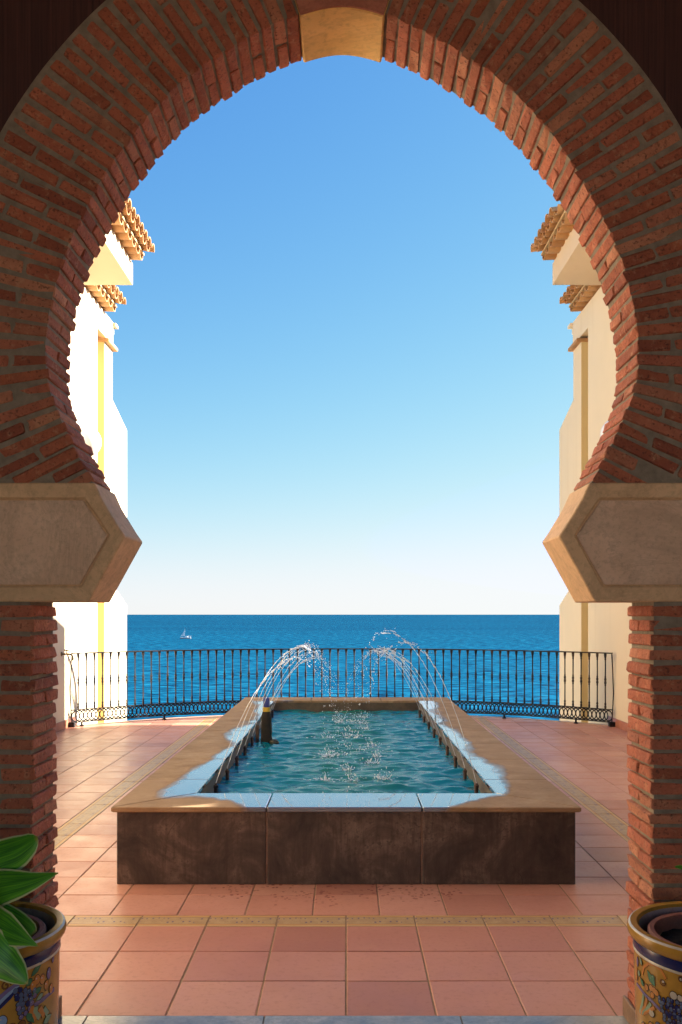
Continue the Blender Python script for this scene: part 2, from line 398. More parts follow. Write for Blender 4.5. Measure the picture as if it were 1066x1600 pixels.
ORC = Vector((-.03, 9.09)); RR = 4.76                       # railing arc
def arc(r_, n=48, half=None):
    half = half or math.asin(min(1, 3.72/r_))
    return [(ORC.x+r_*math.sin(-half+2*half*i/n), ORC.y+r_*math.cos(-half+2*half*i/n)) for i in range(n+1)]
WL, WR = -3.65, 3.55
edge = arc(RR+.10)
poly = [(-8,-8),(8,-8),(8,edge[-1][1])]+edge[::-1]+[(-8,edge[0][1])]
gr = MB(); gr.prism(poly, 'z', -.35, -.0032)
terrace = gr.build('terrace_floor', GROUT, kind='structure')
cl = MB(); e2 = arc(RR-.05)
cl.prism([(-40,-60),(40,-60),(40,e2[-1][1])]+e2[::-1]+[(-40,e2[0][1])], 'z', SZ-1, -.352)
cl.build('cliff', ROCK, kind='structure')
th = MB()
xs = [-1.6,-.95,-.30,.42,1.05,1.6]
for a, b in zip(xs, xs[1:]):
    m = MB(); m.box(a+.0015, b-.0015, 3.06, 3.431, -.03, .004); m.build('slab', THRESH, terrace, bevel=.002)
# porch floor slabs of the passage below the frame
for i in range(-4, 4):
    for j in range(0, 6):
        m = MB(); m.box(i*.75+.003, i*.75+.747, 3.055-(j+1)*.75+.003, 3.055-j*.75-.003, -.03, .002); m.build('slab', PORCHF, terrace, bevel=.002)

# floor tiles ------------------------------------------------------
P = .333; G = .003
def clip(poly, inside, cut):
    out = []
    for i, a in enumerate(poly):
        b = poly[(i+1) % len(poly)]; ia, ib = inside(a), inside(b)
        if ia: out.append(a)
        if ia != ib: out.append(cut(a, b))
    return out
def half(nx, ny, d):
    def ins(p): return nx*p[0]+ny*p[1] <= d
    def cut(a, b):
        fa = nx*a[0]+ny*a[1]-d; fb = nx*b[0]+ny*b[1]-d; t = fa/(fa-fb)
        return (a[0]+(b[0]-a[0])*t, a[1]+(b[1]-a[1])*t)
    return ins, cut
HALVES = [half(-1,0,-WL-.012), half(1,0,WR-.012)]
Rf = RR+.02
for i in range(-30, 31):
    a = i*R(1.6)
    HALVES.append(half(math.sin(a), math.cos(a), Rf+ORC.x*math.sin(a)+ORC.y*math.cos(a)))
FX0, FX1, FY0, FY1 = -1.265, 1.265, 5.11, 11.80              # basin footprint
full, cut_tiles, borders = [], [], []
def put(x0, x1, y0, y1, kind):
    x0 += G; x1 -= G; y0 += G; y1 -= G
    if x0 > FX0-.01 and x1 < FX1+.01 and y0 > FY0-.01 and y1 < FY1+.01: return
    p = [(x0,y0),(x1,y0),(x1,y1),(x0,y1)]; q = p
    for ins, c in HALVES:
        q = clip(q, ins, c)
        if len(q) < 3: return
    whole = len(q) == 4 and all(abs(a[0]-b[0])+abs(a[1]-b[1]) < 1e-6 for a, b in zip(p, q))
    (full if whole else cut_tiles).append((x0, x1, y0, y1, kind, q))
IN = 5.5*P; OUT = IN+.16; YB0, YB1 = 4.428, 4.588
for r_ in range(3):
    y0 = 3.434+r_*(YB0-3.434)/3; y1 = 3.434+(r_+1)*(YB0-3.434)/3
    for k in range(-12, 12): put(k*P, (k+1)*P, y0, y1, 't')
for k in range(-6, 6):
    put(max(k*P, -OUT), min((k+1)*P, OUT), YB0, YB1, 'bx')
for r_ in range(0, 30):
    y0 = YB1+r_*P; y1 = y0+P
    for k in range(11): put(-IN+k*P, -IN+(k+1)*P, y0, y1, 't')
    put(-OUT, -IN, y0, y1, 'by'); put(IN, OUT, y0, y1, 'by')
    for s in (-1, 1):
        for k in range(6):
            a, b = OUT+k*P, OUT+(k+1)*P
            put(*(sorted((s*a, s*b))), YB0+r_*P, YB0+(r_+1)*P, 't')
def seen(t):
    x, y = (t[0]+t[1])/2, (t[2]+t[3])/2
    p = 541+x*F/y
    if abs(p-535) > 470: return 0
    if y > 11.6 and abs(x) < 1.3*y/11.8: return 0
    return 1/y**3
full.sort(key=lambda t: -seen(t))
tile_mesh = {}
def tmesh(lx, ly, kind, var):
    key = (round(lx,3), round(ly,3), kind, var)
    if key not in tile_mesh:
        m = MB(); m.box(-lx/2, lx/2, -ly/2, ly/2, -.014, 0)
        rr = random.Random(str(key))
        me = m.mesh('tile', BORDER if kind != 't' else TILE, bevel=.0025)
        for v in me.vertices:
            v.co.x += rr.uniform(-.0012,.0012); v.co.y += rr.uniform(-.0012,.0012)
        u = me.uv_layers.new(name='UVMap')
        for lp in me.loops:
            c = me.vertices[lp.vertex_index].co; a, b = c.x/lx+.5, c.y/ly+.5
            u.data[lp.index].uv = (a*2.08, b) if kind != 'by' else (b*2.08, a)
        tile_mesh[key] = me
    return tile_mesh[key]
nb = 0
rest, restb = MB(), MB()
for i, t in enumerate(full):
    x0, x1, y0, y1, k, q = t
    if i < 296 and seen(t) > 0:
        o = link('tile', tmesh(x1-x0, y1-y0, k, random.randrange(4)), terrace)
        o.location = ((x0+x1)/2, (y0+y1)/2, random.uniform(-.0008,.0008)); o.rotation_euler = (random.gauss(0,.0016), random.gauss(0,.0016), random.gauss(0,.001))
        nb += 1
    else:
        cut_tiles.append(t)
for x0, x1, y0, y1, k, q in cut_tiles:
    dz = random.uniform(-.0008,.0008)
    (rest if k == 't' else restb).prism(q, 'z', -.014, dz)
rest.build('tile_field', TILE, terrace, kind='stuff')
o = restb.build('border_tile_run', BORDER, terrace, kind='stuff')
me = o.data; u = me.uv_layers.new(name='UVMap')
for lp in me.loops:
    c = me.vertices[lp.vertex_index].co
    u.data[lp.index].uv = ((c.y-YB1)/P*2.08, (abs(c.x)-IN)/.16)
print('individual tiles', nb, 'joined', len(cut_tiles))
# pale kerb along the terrace edge
kb = MB(); n = 40; a0 = arc(RR-.0+.025, n); a1 = arc(RR+.12, n)
for i in range(n):
    kb.add([(*a0[i],.006),(*a0[i+1],.006),(*a1[i+1],.006),(*a1[i],.006),(*a0[i],-.04),(*a0[i+1],-.04),(*a1[i+1],-.04),(*a1[i],-.04)],
           [(0,1,2,3),(3,2,6,7),(0,4,5,1)])
kb.build('edge_kerb', m_stone('kerb_tile', (.52,.30,.20), (.60,.38,.27), .4, 2), terrace)

# porch: the covered passage the photograph is taken from
pw = MB()
YA0, YA1 = 3.170, 3.430; AX = -.014
# ================================================================== ARCH
prof = [(.837,1.922),(.8757,1.989),(.9214,2.0805),(.9737,2.198),(.9990,2.289),(1.004,2.392),(.990,2.511),(.954,2.660),(.902,2.792),
        (.840,2.912),(.775,3.020),(.6886,3.137),(.5624,3.272),(.4134,3.3836),(.260,3.4715),(.1545,3.516),(.07,3.541),(0,3.549)]
def catmull(pts, n=24):
    out = []
    p = [(2*pts[0][0]-pts[1][0], 2*pts[0][1]-pts[1][1])]+pts+[(-pts[-2][0], pts[-2][1])]
    for i in range(1, len(p)-2):
        for k in range(n):
            t = k/n
            out.append(tuple(.5*(2*p[i][j]+(p[i+1][j]-p[i-1][j])*t+(2*p[i-1][j]-5*p[i][j]+4*p[i+1][j]-p[i+2][j])*t*t+(3*p[i][j]-p[i-1][j]-3*p[i+1][j]+p[i+2][j])*t**3) for j in (0,1)))
    out.append(pts[-1]); return out
dense = catmull(prof)
cum = [0]
for a, b in zip(dense, dense[1:]): cum.append(cum[-1]+math.hypot(b[0]-a[0], b[1]-a[1]))
def at(s):
    s = max(0, min(s, cum[-1]-1e-6)); i = 0
    lo, hi = 0, len(cum)-1
    while hi-lo > 1:
        m = (lo+hi)//2
        if cum[m] <= s: lo = m
        else: hi = m
    t = (s-cum[lo])/(cum[hi]-cum[lo]); a, b = dense[lo], dense[hi]
    return Vector((a[0]+(b[0]-a[0])*t, a[1]+(b[1]-a[1])*t))
def frame(s):
    a, b = at(s-.09), at(s+.09)
    t = (b-a).normalized()
    return at(s), t, Vector((t.y, -t.x))                     # tangent upward, normal outward (u is distance from the axis)
SEND = None
for i, d in enumerate(dense):
    if d[0] < .148: SEND = cum[i]; break
arch = thing('brick_arch', (AX, 3.3, 1.93), 'large pointed horseshoe arch of red brick framing the sea and the sky', 'arch')
# mortar ring
def ring_strip(side, s0, s1, r0, r1, y0, y1, n=70):
    m = MB(); vs = []
    for i in range(n+1):
        p, t, nn = frame(s0+(s1-s0)*i/n)
        for r_, y in ((r0,y0),(r1,y0),(r1,y1),(r0,y1)):
            q = p+nn*r_; z = max(q.y, 1.86); vs.append((AX+side*q.x, y, z))
    fs = []
    for i in range(n):
        for k in range(4):
            fs.append((i*4+k, i*4+(k+1)%4, (i+1)*4+(k+1)%4, (i+1)*4+k))
    fs += [(3,2,1,0), (n*4, n*4+1, n*4+2, n*4+3)]
    m.add(vs, fs); return m
for s in (-1, 1):
    ring_strip(s, 0, SEND+.004, .007, .385, YA0+.006, YA1-.008).build('mortar', MORTAR, arch)
brick_cache = {}
def brick_mesh(lx, ly, lz, var):
    key = (round(lx,3), round(ly,3), round(lz,3), var)
    if key not in brick_cache:
        rr = random.Random(str(key))
        m = MB(); m.box(-lx/2, lx/2, -ly/2, ly/2, -lz/2, lz/2)
        me = m.mesh('brick', BRICK, bevel=.0045)
        for v in me.vertices:
            v.co.x += rr.uniform(-.0036,.0036); v.co.y += rr.uniform(-.0036,.0036); v.co.z += rr.uniform(-.0028,.0028)
        # one chipped corner
        k = rr.choice(list(me.vertices)); c0 = k.co.copy()
        for v in me.vertices:
            if (v.co-c0).length < .012: v.co *= .965
        me.polygons.foreach_set('use_smooth', [False]*len(me.polygons))
        brick_cache[key] = me
    return brick_cache[key]
nbk = 0
TH = .0375
for side in (-1, 1):
    nc = round((SEND-.012)/.0478); pitch = (SEND-.012)/nc
    for i in range(nc):
        s = .012+pitch*(i+.5)
        p, t, nn = frame(s)
        longrow = (i+(side > 0)) % 2 == 0
        lay = []
        d1 = .118; dz = .24
        if longrow:
            lay += [(.0, .24, YA0, YA0+.127), (.0, .24, YA0+.134, YA1), (.252, .365, YA0, YA1)]
        else:
            lay += [(.0, .116, YA0, YA1), (.128, .366, YA0, YA1)]
        for r0, r1, y0, y1 in lay:
            rc = (r0+r1)/2+random.uniform(-.003,.003); q = p+nn*rc
            tang = 1 if True else 0
            if q.y < 1.945 and r0 > .05: continue
            if q.y + (r1-r0)/2*abs(nn.y) < 1.93: continue
            N = Vector((side*nn.x, 0, nn.y)); Yv = Vector((0,1,0)); T = N.cross(Yv)
            M = Matrix((( N.x, 0, T.x, AX+side*q.x), (0, 1, 0, (y0+y1)/2+random.uniform(-.0035,.0035)), (N.z, 0, T.z, q.y), (0,0,0,1)))
            M = M @ Matrix.Rotation(random.gauss(0,.006), 4, 'Y') @ Matrix.Rotation(random.gauss(0,.006), 4, 'Z') @ Matrix.Diagonal((1,1,random.uniform(.92,1.04),1))
            link('brick', brick_mesh(r1-r0, y1-y0, TH, random.randrange(5)), arch, mat=M); nbk += 1
print('arch bricks', nbk)
# keystone of plaster
kp = [at(SEND+.006+(cum[-1]-SEND-.006)*i/8) for i in range(9)]
p_, t_0, n_0 = frame(SEND+.003); kx, kz = p_.x+n_0.x*.40, p_.y+n_0.y*.40
low = [(-p.x, p.y-.012) for p in kp]+[(p.x, p.y-.012) for p in kp[::-1][1:]]
m = MB(); m.prism([(AX+a, b) for a, b in low]+[(AX+kx, kz), (AX-kx, kz)], 'y', YA0-.004, YA1+.004)
ks = m.build('keystone', KEY_ST, arch, bevel=.004)
pts = [(a, b+.004) for a, b in low]+[(kx-.003, kz-.004), (-kx+.003, kz-.004)]
m = MB(); m.prism([(AX+a, b) for a, b in pts], 'y', YA0-.012, YA0-.0045)
m.build('face', m_stone('red_plaster', (.42,.15,.10), (.50,.20,.13), .85, 2), ks)

# imposts ---------------------------------------------------------
for side, where in ((-1, 'left'), (1, 'right')):
    Z0, Z1 = 1.523, 1.926
    out = [(1.95,Z1), (.838,Z1), (.782,1.822), (.7345,1.745), (.857,Z0), (1.95,Z0)]
    inn = [(1.95,1.873), (.872,1.873), (.830,1.812), (.789,1.748), (.884,1.575), (1.95,1.575)]
    cur = [(.838,Z1), (.812,1.868), (.782,1.818), (.757,1.777), (.7345,1.745)]
    yf, yb = YA0-.012, YA1+.006
    io = thing('stone_impost', (AX+side*1.2, 3.3, Z0), '%s pale stone impost block with angled end and framed panel, under the brick arch' % where, 'impost', 'stone imposts of the arch')
    m = MB(); loop = [out[0]]+cur+out[4:]
    gi = [inn[0]]+[inn[1], (.852,1.842), inn[2], (.809,1.779), inn[3]]+inn[4:]
    n = len(loop)
    X = lambda u: AX+side*u
    vs = [(X(a), yf, b) for a, b in loop]+[(X(a), yf, b) for a, b in gi]+[(X(a), yf+.012, b) for a, b in gi]+[(X(a), yb, b) for a, b in loop]
    fs = []
    for i in range(n):
        j = (i+1) % n
        fs += [(i, j, n+j, n+i), (n+i, n+j, 2*n+j, 2*n+i), (i, 3*n+i, 3*n+j, j)]
    fs += [tuple(range(2*n, 3*n)), tuple(range(3*n, 4*n))]
    m.add(vs, fs); m.build('block', FRAME_ST, io, bevel=.004)
    c = Vector((1.3, 1.72))
    m = MB(); m.prism([(X(max(a+(.006 if a < 1.9 else 0), a)), b+(-.006 if b > 1.72 else .006)*(1 if abs(b-1.748) > .01 else 0)) for a, b in gi], 'y', yf+.003, yf+.013)
    m.build('panel', PANEL_ST, io, bevel=.002)
# piers -----------------------------------------------------------
for side, where in ((-1, 'left'), (1, 'right')):
    po = thing('brick_pier', (AX+side*1.25, 3.3, 0), '%s red brick pier carrying the arch, behind the painted pot' % where, 'pier', 'brick piers of the arch')
    e = 1.048
    m = MB(); a, b = sorted((AX+side*(e+.014), AX+side*1.41)); m.box(a, b, YA0+.006, YA1-.008, 0, 1.53)
    m.build('mortar', MORTAR, po)
    nrow = 30; pitch = 1.515/nrow
    for i in range(nrow):
        z = 1.517-pitch*(i+.5)
        longrow = (i+(side > 0)) % 2 == 0
        if longrow: lay = [(e, e+.24, YA0, YA0+.126), (e, e+.24, YA0+.134, YA1), (e+.252, e+.367, YA0, YA1)]
        else: lay = [(e, e+.116, YA0, YA1), (e+.128, e+.367, YA0, YA1)]
        for r0, r1, y0, y1 in lay:
            rc = (r0+r1)/2+random.uniform(-.004,.004)
            M = Matrix.Translation((AX+side*rc, (y0+y1)/2+random.uniform(-.003,.003), z+random.uniform(-.0015,.0015)))
            M = M @ Matrix.Rotation(random.gauss(0,.006), 4, 'Y') @ Matrix.Rotation(random.gauss(0,.006)+(math.pi if random.random() < .5 else 0), 4, 'Z') @ Matrix.Diagonal((1,1,random.uniform(.95,1.06),1))
            link('brick', brick_mesh(r1-r0, y1-y0, TH, random.randrange(5)), po, mat=M)
    m = MB(); a, b = sorted((AX+side*(e-.016), AX+side*(e-.003))); m.box(a, b, YA0-.02, YA1+.006, .004, .078)
    m.build('plinth', PLINTH, po, bevel=.003)
# dark wall round the ring, and unseen porch shell shaped to shade the arch
def wall_piece(side):
    m = MB(); n = 60; vs = []
    for i in range(n+1):
        p, t, nn = frame(SEND*i/n); q = p+nn*.372
        vs.append((AX+side*q.x, max(q.y, 1.93)))
    pts = [(AX+side*3.2, 1.93)]+[v for v in vs if v[1] > 1.93]+[(AX+side*.18, 3.90), (AX+side*.18, 3.98), (AX+side*3.2, 3.98)]
    # drop the concave start: begin where the ring is widest
    m.prism(pts, 'y', YA0+.012, YA1-.02)
    m.box(*sorted((AX+side*1.412, AX+side*3.2)), YA0+.012, YA1-.02, 0, 1.93)
    return m
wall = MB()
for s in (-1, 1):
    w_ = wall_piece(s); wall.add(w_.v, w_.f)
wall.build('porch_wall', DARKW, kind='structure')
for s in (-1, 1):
    m = MB(); m.box(*sorted((s*3.2, s*3.4)), -2.4, YA1-.03, -.004, 3.98); m.build('porch_shade_side', DARKW, kind='structure')  # unseen sides, length set to darken the arch front
m = MB(); m.box(-3.4, 3.4, -4.2, YA1-.03, 3.98, 4.2); m.build('porch_shade_ceiling', DARKW, kind='structure')  # unseen ceiling, height and depth set to darken the arch top
# open square behind the camera
m = MB(); m.box(-40, 40, -60, -8.01, -.4, -.004); m.build('square', m_stone('square_paving', (.36,.18,.11), (.44,.25,.16), .8, .6), kind='structure')

m = MB(); m.box(-14, 14, -11.4, -11, -.003, 1.9)  # unseen wall added behind the camera to bounce warm sun on the arch
gw = m.build('added_low_wall', CREAM); tag(gw, 'long low cream wall added unseen behind the camera to bounce sunlight', 'wall')
m = MB(); m.box(-14.05, 14.05, -11.45, -10.95, 1.901, 1.98); m.build('wall_cap', SKIRT, gw)
# ================================================================== BUILDINGS
tile_cache = {}
def barrel(length, r0, r1, up):
    key = (length, r0, r1, up)
    if key in tile_cache: return tile_cache[key]
    m = MB(); n = 7; vs = []
    for x, r_ in ((0, r0), (length, r1)):
        for th_ in (0, .016):
            for k in range(n):
                a = math.pi*k/(n-1); vs.append((x, (r_-th_)*math.cos(a), up*(r_-th_)*math.sin(a)*.85))
    fs = []
    for k in range(n-1):
        fs += [(k, k+1, 2*n+k+1, 2*n+k), (n+k, 3*n+k, 3*n+k+1, n+k+1), (2*n+k, 2*n+k+1, 3*n+k+1, 3*n+k), (k, n+k, n+k+1, k+1)]
    fs += [(0, 2*n, 3*n, n), (n-1, 2*n-1, 4*n-1, 3*n-1)]
    m.add(vs, fs); tile_cache[key] = m.mesh('roof_tile', ROOF, smooth=True); return tile_cache[key]
def eave(parent, side, X0, y0, y1, z0, zr):
    """barrel tile eave on the wall face x=X0, growing towards the courtyard (direction -side)"""
    d = -side; pitch = .225; n = int((y1-y0)/pitch); ye = y1
    def T(x, y, z, sl=0): return Matrix.Translation((x, y, z)) @ (Matrix.Identity(4) if d > 0 else Matrix.Rotation(math.pi, 4, 'Z')) @ Matrix.Rotation(sl, 4, 'Y')
    for i in range(n):
        y = ye-pitch*(i+.5)
        link('corbel_tile', barrel(.36, .092, .108, -1), parent, mat=T(X0-d*.22, y, z0+.105))
        link('roof_tile', barrel(.62, .08, .098, -1), parent, mat=T(X0-d*.38, y, z0+.30, R(8)+random.gauss(0,.01)))
        link('roof_tile', barrel(.68, .078, .092, 1), parent, mat=T(X0-d*.40, y+pitch/2, z0+.285, R(8)+random.gauss(0,.01)))
    m = MB()
    m.box(*sorted((X0-d*.3, X0+d*.155)), ye-pitch*n, ye, z0+.107, z0+.135)
    m.build('eave_bed', m_eave, parent)
    m = MB(); x1 = X0-d*.35; x2 = X0-d*2.2
    m.prism([(x1, z0+.17), (x1, z0+.30), (x2, z0+.30+1.85*math.tan(R(8+4))), (x2, z0+.17)], 'y', ye-pitch*n+.01, ye-.01)
    m.build('roof', ROOF, parent)
m_eave = m_stone('eave_mortar', (.50,.32,.14), (.60,.42,.22), .9, 3)
for side, W0, XL, where in ((-1, WL, 2.86, 'left'), (1, WR, 2.767, 'right')):
    desc = {-1: 'sunlit white stucco house with tiled eaves, at left beyond the arch', 1: 'shaded cream stucco house with tiled eaves, at right beyond the arch'}[side]
    b = thing('stucco_building', (side*5, 9, 0), desc, 'building', 'stucco houses beside the terrace')
    def bx(mb, a, c, *r): mb.box(*sorted((a, c)), *r)
    far = side*8.0
    yn, yb, yc, ye = 13.68, 14.10, 14.58, 15.55
    ys = YA1-.03 if side < 0 else 11.1          # unseen near part of right house cut down to let sun in
    m = MB(); bx(m, W0, far, ys, yn, SZ-1, 5.69)
    m.build('wall', CREAM, b)
    if side > 0:
        m = MB(); bx(m, W0, far, YA1-.03, 5.7, SZ-1, 5.55); m.build('shade_block', WHITEW, b)  # unseen block added to keep direct sun off the arch
        m = MB(); bx(m, W0, W0+.25, 5.701, 7.35, SZ-1, 2.35); bx(m, W0, W0+.25, 7.351, ys-.001, SZ-1, 2.80); m.build('added_low_wall', WHITEW, b)  # unseen low walls added, stepped so sun gets past and bounces back
    m = MB(); bx(m, W0+side*.0, far, ys, yc+.02, 5.69, 6.05); m.build('upper_wall', CREAM, b)
    m = MB(); bx(m, W0+side*.45, far, yn, yb, SZ-1, 5.689); m.build('recess', OCHRE, b)
    m = MB(); bx(m, W0+side*.003, far, yb, yc, SZ-1, 5.60); m.build('pilaster', CREAM, b)
    m = MB(); bx(m, W0+side*.006, W0+side*.449, yb-.012, yb-.001, SZ-1, 5.598); m.build('reveal', OCHRE, b)
    m = MB(); bx(m, W0-side*.07, far, yb-.03, yc+.06, 5.60, 5.655); m.build('coping', ROOF, b, bevel=.008)
    zt = [4.84, 4.55]
    m = MB()
    m.prism([(yc-.2, zt[0]+.06), (yc, zt[0]), (ye, zt[1]), (ye, 2.9), (yc+.05, 2.3), (yc-.2, 2.3)], 'x', W0+side*.006, far-side*.02)
    m.prism([(yc-.2, 1.99), (14.9, 1.86), (ye, 1.63), (ye, SZ-1), (yc-.2, SZ-1)], 'x', W0+side*.008, far-side*.04)
    m.build('buttress', CREAM, b)
    m = MB(); bx(m, W0+side*.02, far, yc+.02, yc+.16, 5.90, 6.0); bx(m, W0-side*.04, far, yc+.0+.022, yc+.20, 6.0, 6.045); m.build('moulding', CREAM, b)
    # lower eave, ledge, upper eave
    eave(b, side, W0, 12.52, 14.22, 6.05, 0)
    m = MB(); bx(m, side*XL, far, max(ys-.2, YA1+1.5), 12.5, 5.895, 6.178); m.build('ledge', CREAM2, b)
    m = MB(); bx(m, side*XL+side*.02, far, max(ys-.2, YA1+1.5), 12.49, 6.178, 6.34); m.build('ledge_top', CREAM, b)
    eave(b, side, side*XL, 9.0 if side < 0 else 10.95, 12.5, 6.178, 0)
    # skirting tiles along the foot of the wall
    y = YA1+.02
    while y < 12.6:
        m = MB(); bx(m, W0-side*.012, W0-side*.001, y, min(y+.33, 12.62), .001, .11); m.build('skirting_tile', SKIRT, b, bevel=.002); y += .333
    # globe lamp
    gx = W0-side*.27
    if side < 0: gp = Vector((gx, 12.13, EYE+(960-690)*12.13/F))
    else: gp = Vector((gx, 11.3, EYE+(960-678)*11.3/F))
    lo = thing('wall_lamp', gp, 'white globe lamp on the %s house wall, half hidden by the arch bricks' % {-1:'sunlit left', 1:'shaded right'}[side], 'lamp', 'globe wall lamps')
    m = MB(); m.blob(gp, .195, n=24, m=16); m.build('globe', m_plain('opal_glass', (.82,.80,.76), .25), lo, smooth=True)
    m = MB(); m.tube([gp+Vector((0,0,-.17)), gp+Vector((0,0,-.26)), gp+Vector((side*.10,0,-.30)), (W0-side*.005, gp.y, gp.z-.25)], .014, 8)
    m.lathe([(.05,-.20),(.06,-.17),(.055,-.155)], 12, gp, cap=True); m.build('bracket', IRON, lo)
# faucet on the left wall
fy = 11.95; fz = EYE-62*fy/F
ft = thing('faucet', (WL, fy, fz), 'small brass tap sticking out of the white left wall above the skirting', 'tap')
brass = m_plain('old_brass', (.28,.20,.10), .35, .9)
m = MB(); m.tube([(WL+.001,fy,fz),(WL+.012,fy,fz)], .03, 10); m.tube([(WL+.01,fy,fz),(WL+.10,fy,fz),(WL+.135,fy,fz-.012),(WL+.15,fy,fz-.05),(WL+.148,fy,fz-.085)], [.012,.014,.013,.012,.012], 8)
m.build('spout', brass, ft, smooth=True)
m = MB(); m.tube([(WL+.07,fy,fz),(WL+.07,fy,fz+.045)], .008, 8); m.tube([(WL+.035,fy,fz+.05),(WL+.105,fy,fz+.05)], .009, 8); m.build('handle', brass, ft, smooth=True)

# ================================================================== FOUNTAIN
fo = thing('fountain_basin', (0, 8.45, 0), 'long raised stone fountain basin full of water in the middle of the terrace', 'fountain')
HX, CX = 1.262, 1.285; IX = .893; CY0, CY1, IY0, IY1 = 5.085, 11.84, 5.48, 11.40; CZ = .428; WZ = .306
def spans(a, b, n): return [(a+(b-a)*i/n, a+(b-a)*(i+1)/n) for i in range(n)]
fx = [-HX, -.436, .415, HX]
for a, b in zip(fx, fx[1:]):
    m = MB(); m.box(a+.005, b-.005, 5.11, 5.14, .0, .398); m.build('panel', PANEL, fo, bevel=.004)
    m = MB(); m.box(a+.005, b-.005, 11.77, 11.80, .0, .398); m.build('panel', PANEL, fo, bevel=.004)
for s in (-1, 1):
    for a, b in spans(5.141, 11.769, 8):
        m = MB(); m.box(*sorted((s*(HX-.03), s*HX)), a+.004, b-.004, 0, .398); m.build('panel', PANEL, fo, bevel=.004)
m = MB()   # core with inner walls
for a in ((-HX+.006, -IX, 5.117, 11.793), (IX, HX-.006, 5.117, 11.793)): m.box(*a, .001, .396)
m.box(-IX, IX, 5.117, IY0, .001, .396); m.box(-IX, IX, IY1, 11.793, .001, .396); m.box(-IX, IX, IY0, IY1, .001, .03)
m.build('core', m_stone('joint_mortar', (.26,.17,.12), (.36,.25,.18), .9, 4), fo)
m = MB(); t_ = .008
m.box(-IX, -IX+t_, IY0, IY1, .03, .399); m.box(IX-t_, IX, IY0, IY1, .03, .399)
m.box(-IX+t_, IX-t_, IY0, IY0+t_, .03, .399); m.box(-IX+t_, IX-t_, IY1-t_, IY1, .03, .399)
m.build('basin_lining', BASIN, fo)
def coping(poly):
    m = MB(); c = Vector((sum(p[0] for p in poly)/len(poly), sum(p[1] for p in poly)/len(poly)))
    q = [((Vector(p)-c)*(1-.0022/max(.05, (Vector(p)-c).length))+c) for p in poly]
    m.prism([tuple(v) for v in q], 'z', .3995, CZ+random.uniform(-.0008,.0008)); m.build('coping_slab', COPING, fo, bevel=.005)
ci = IX-.012; iy0, iy1 = IY0+.012, IY1-.012
coping([(-CX,CY0),(-.436,CY0),(-.436,iy0),(-ci,iy0)]); coping([(-.434,CY0),(.414,CY0),(.414,iy0),(-.434,iy0)]); coping([(.416,CY0),(CX,CY0),(ci,iy0),(.416,iy0)])
coping([(-ci,iy1),(-.43,iy1),(-.43,CY1),(-CX,CY1)]); coping([(-.428,iy1),(.428,iy1),(.428,CY1),(-.428,CY1)]); coping([(.43,iy1),(ci,iy1),(CX,CY1),(.43,CY1)])
for s in (-1, 1):
    ys = [None]+[5.95+i*.835 for i in range(7)]+[None]
    for i in range(8):
        a, b = ys[i], ys[i+1]
        A = [(s*CX, CY0+.001), (s*ci, iy0+.001)] if a is None else [(s*CX, a+.0015), (s*ci, a+.0015)]
        B = [(s*ci, iy1-.001), (s*CX, CY1-.001)] if b is None else [(s*ci, b-.0015), (s*CX, b-.0015)]
        coping(A+B)
# water with real ripples
nx, ny = 84, 270; m = MB(); vs = []
for j in range(ny+1):
    for i in range(nx+1):
        x = -IX+t_+(2*IX-2*t_)*i/nx; y = IY0+t_+(IY1-IY0-2*t_)*j/ny
        q = Vector((x*3.4, y*6.2, 0))
        z = noise.noise(q)*.020+noise.noise(q*2.1+Vector((9,3,1)))*.016+noise.noise(q*4.6)*.005
        vs.append((x, y, WZ+z))
m.add(vs, [(j*(nx+1)+i, j*(nx+1)+i+1, (j+1)*(nx+1)+i+1, (j+1)*(nx+1)+i) for j in range(ny) for i in range(nx)])
m.build('pool_water', POOL, fo, smooth=True)
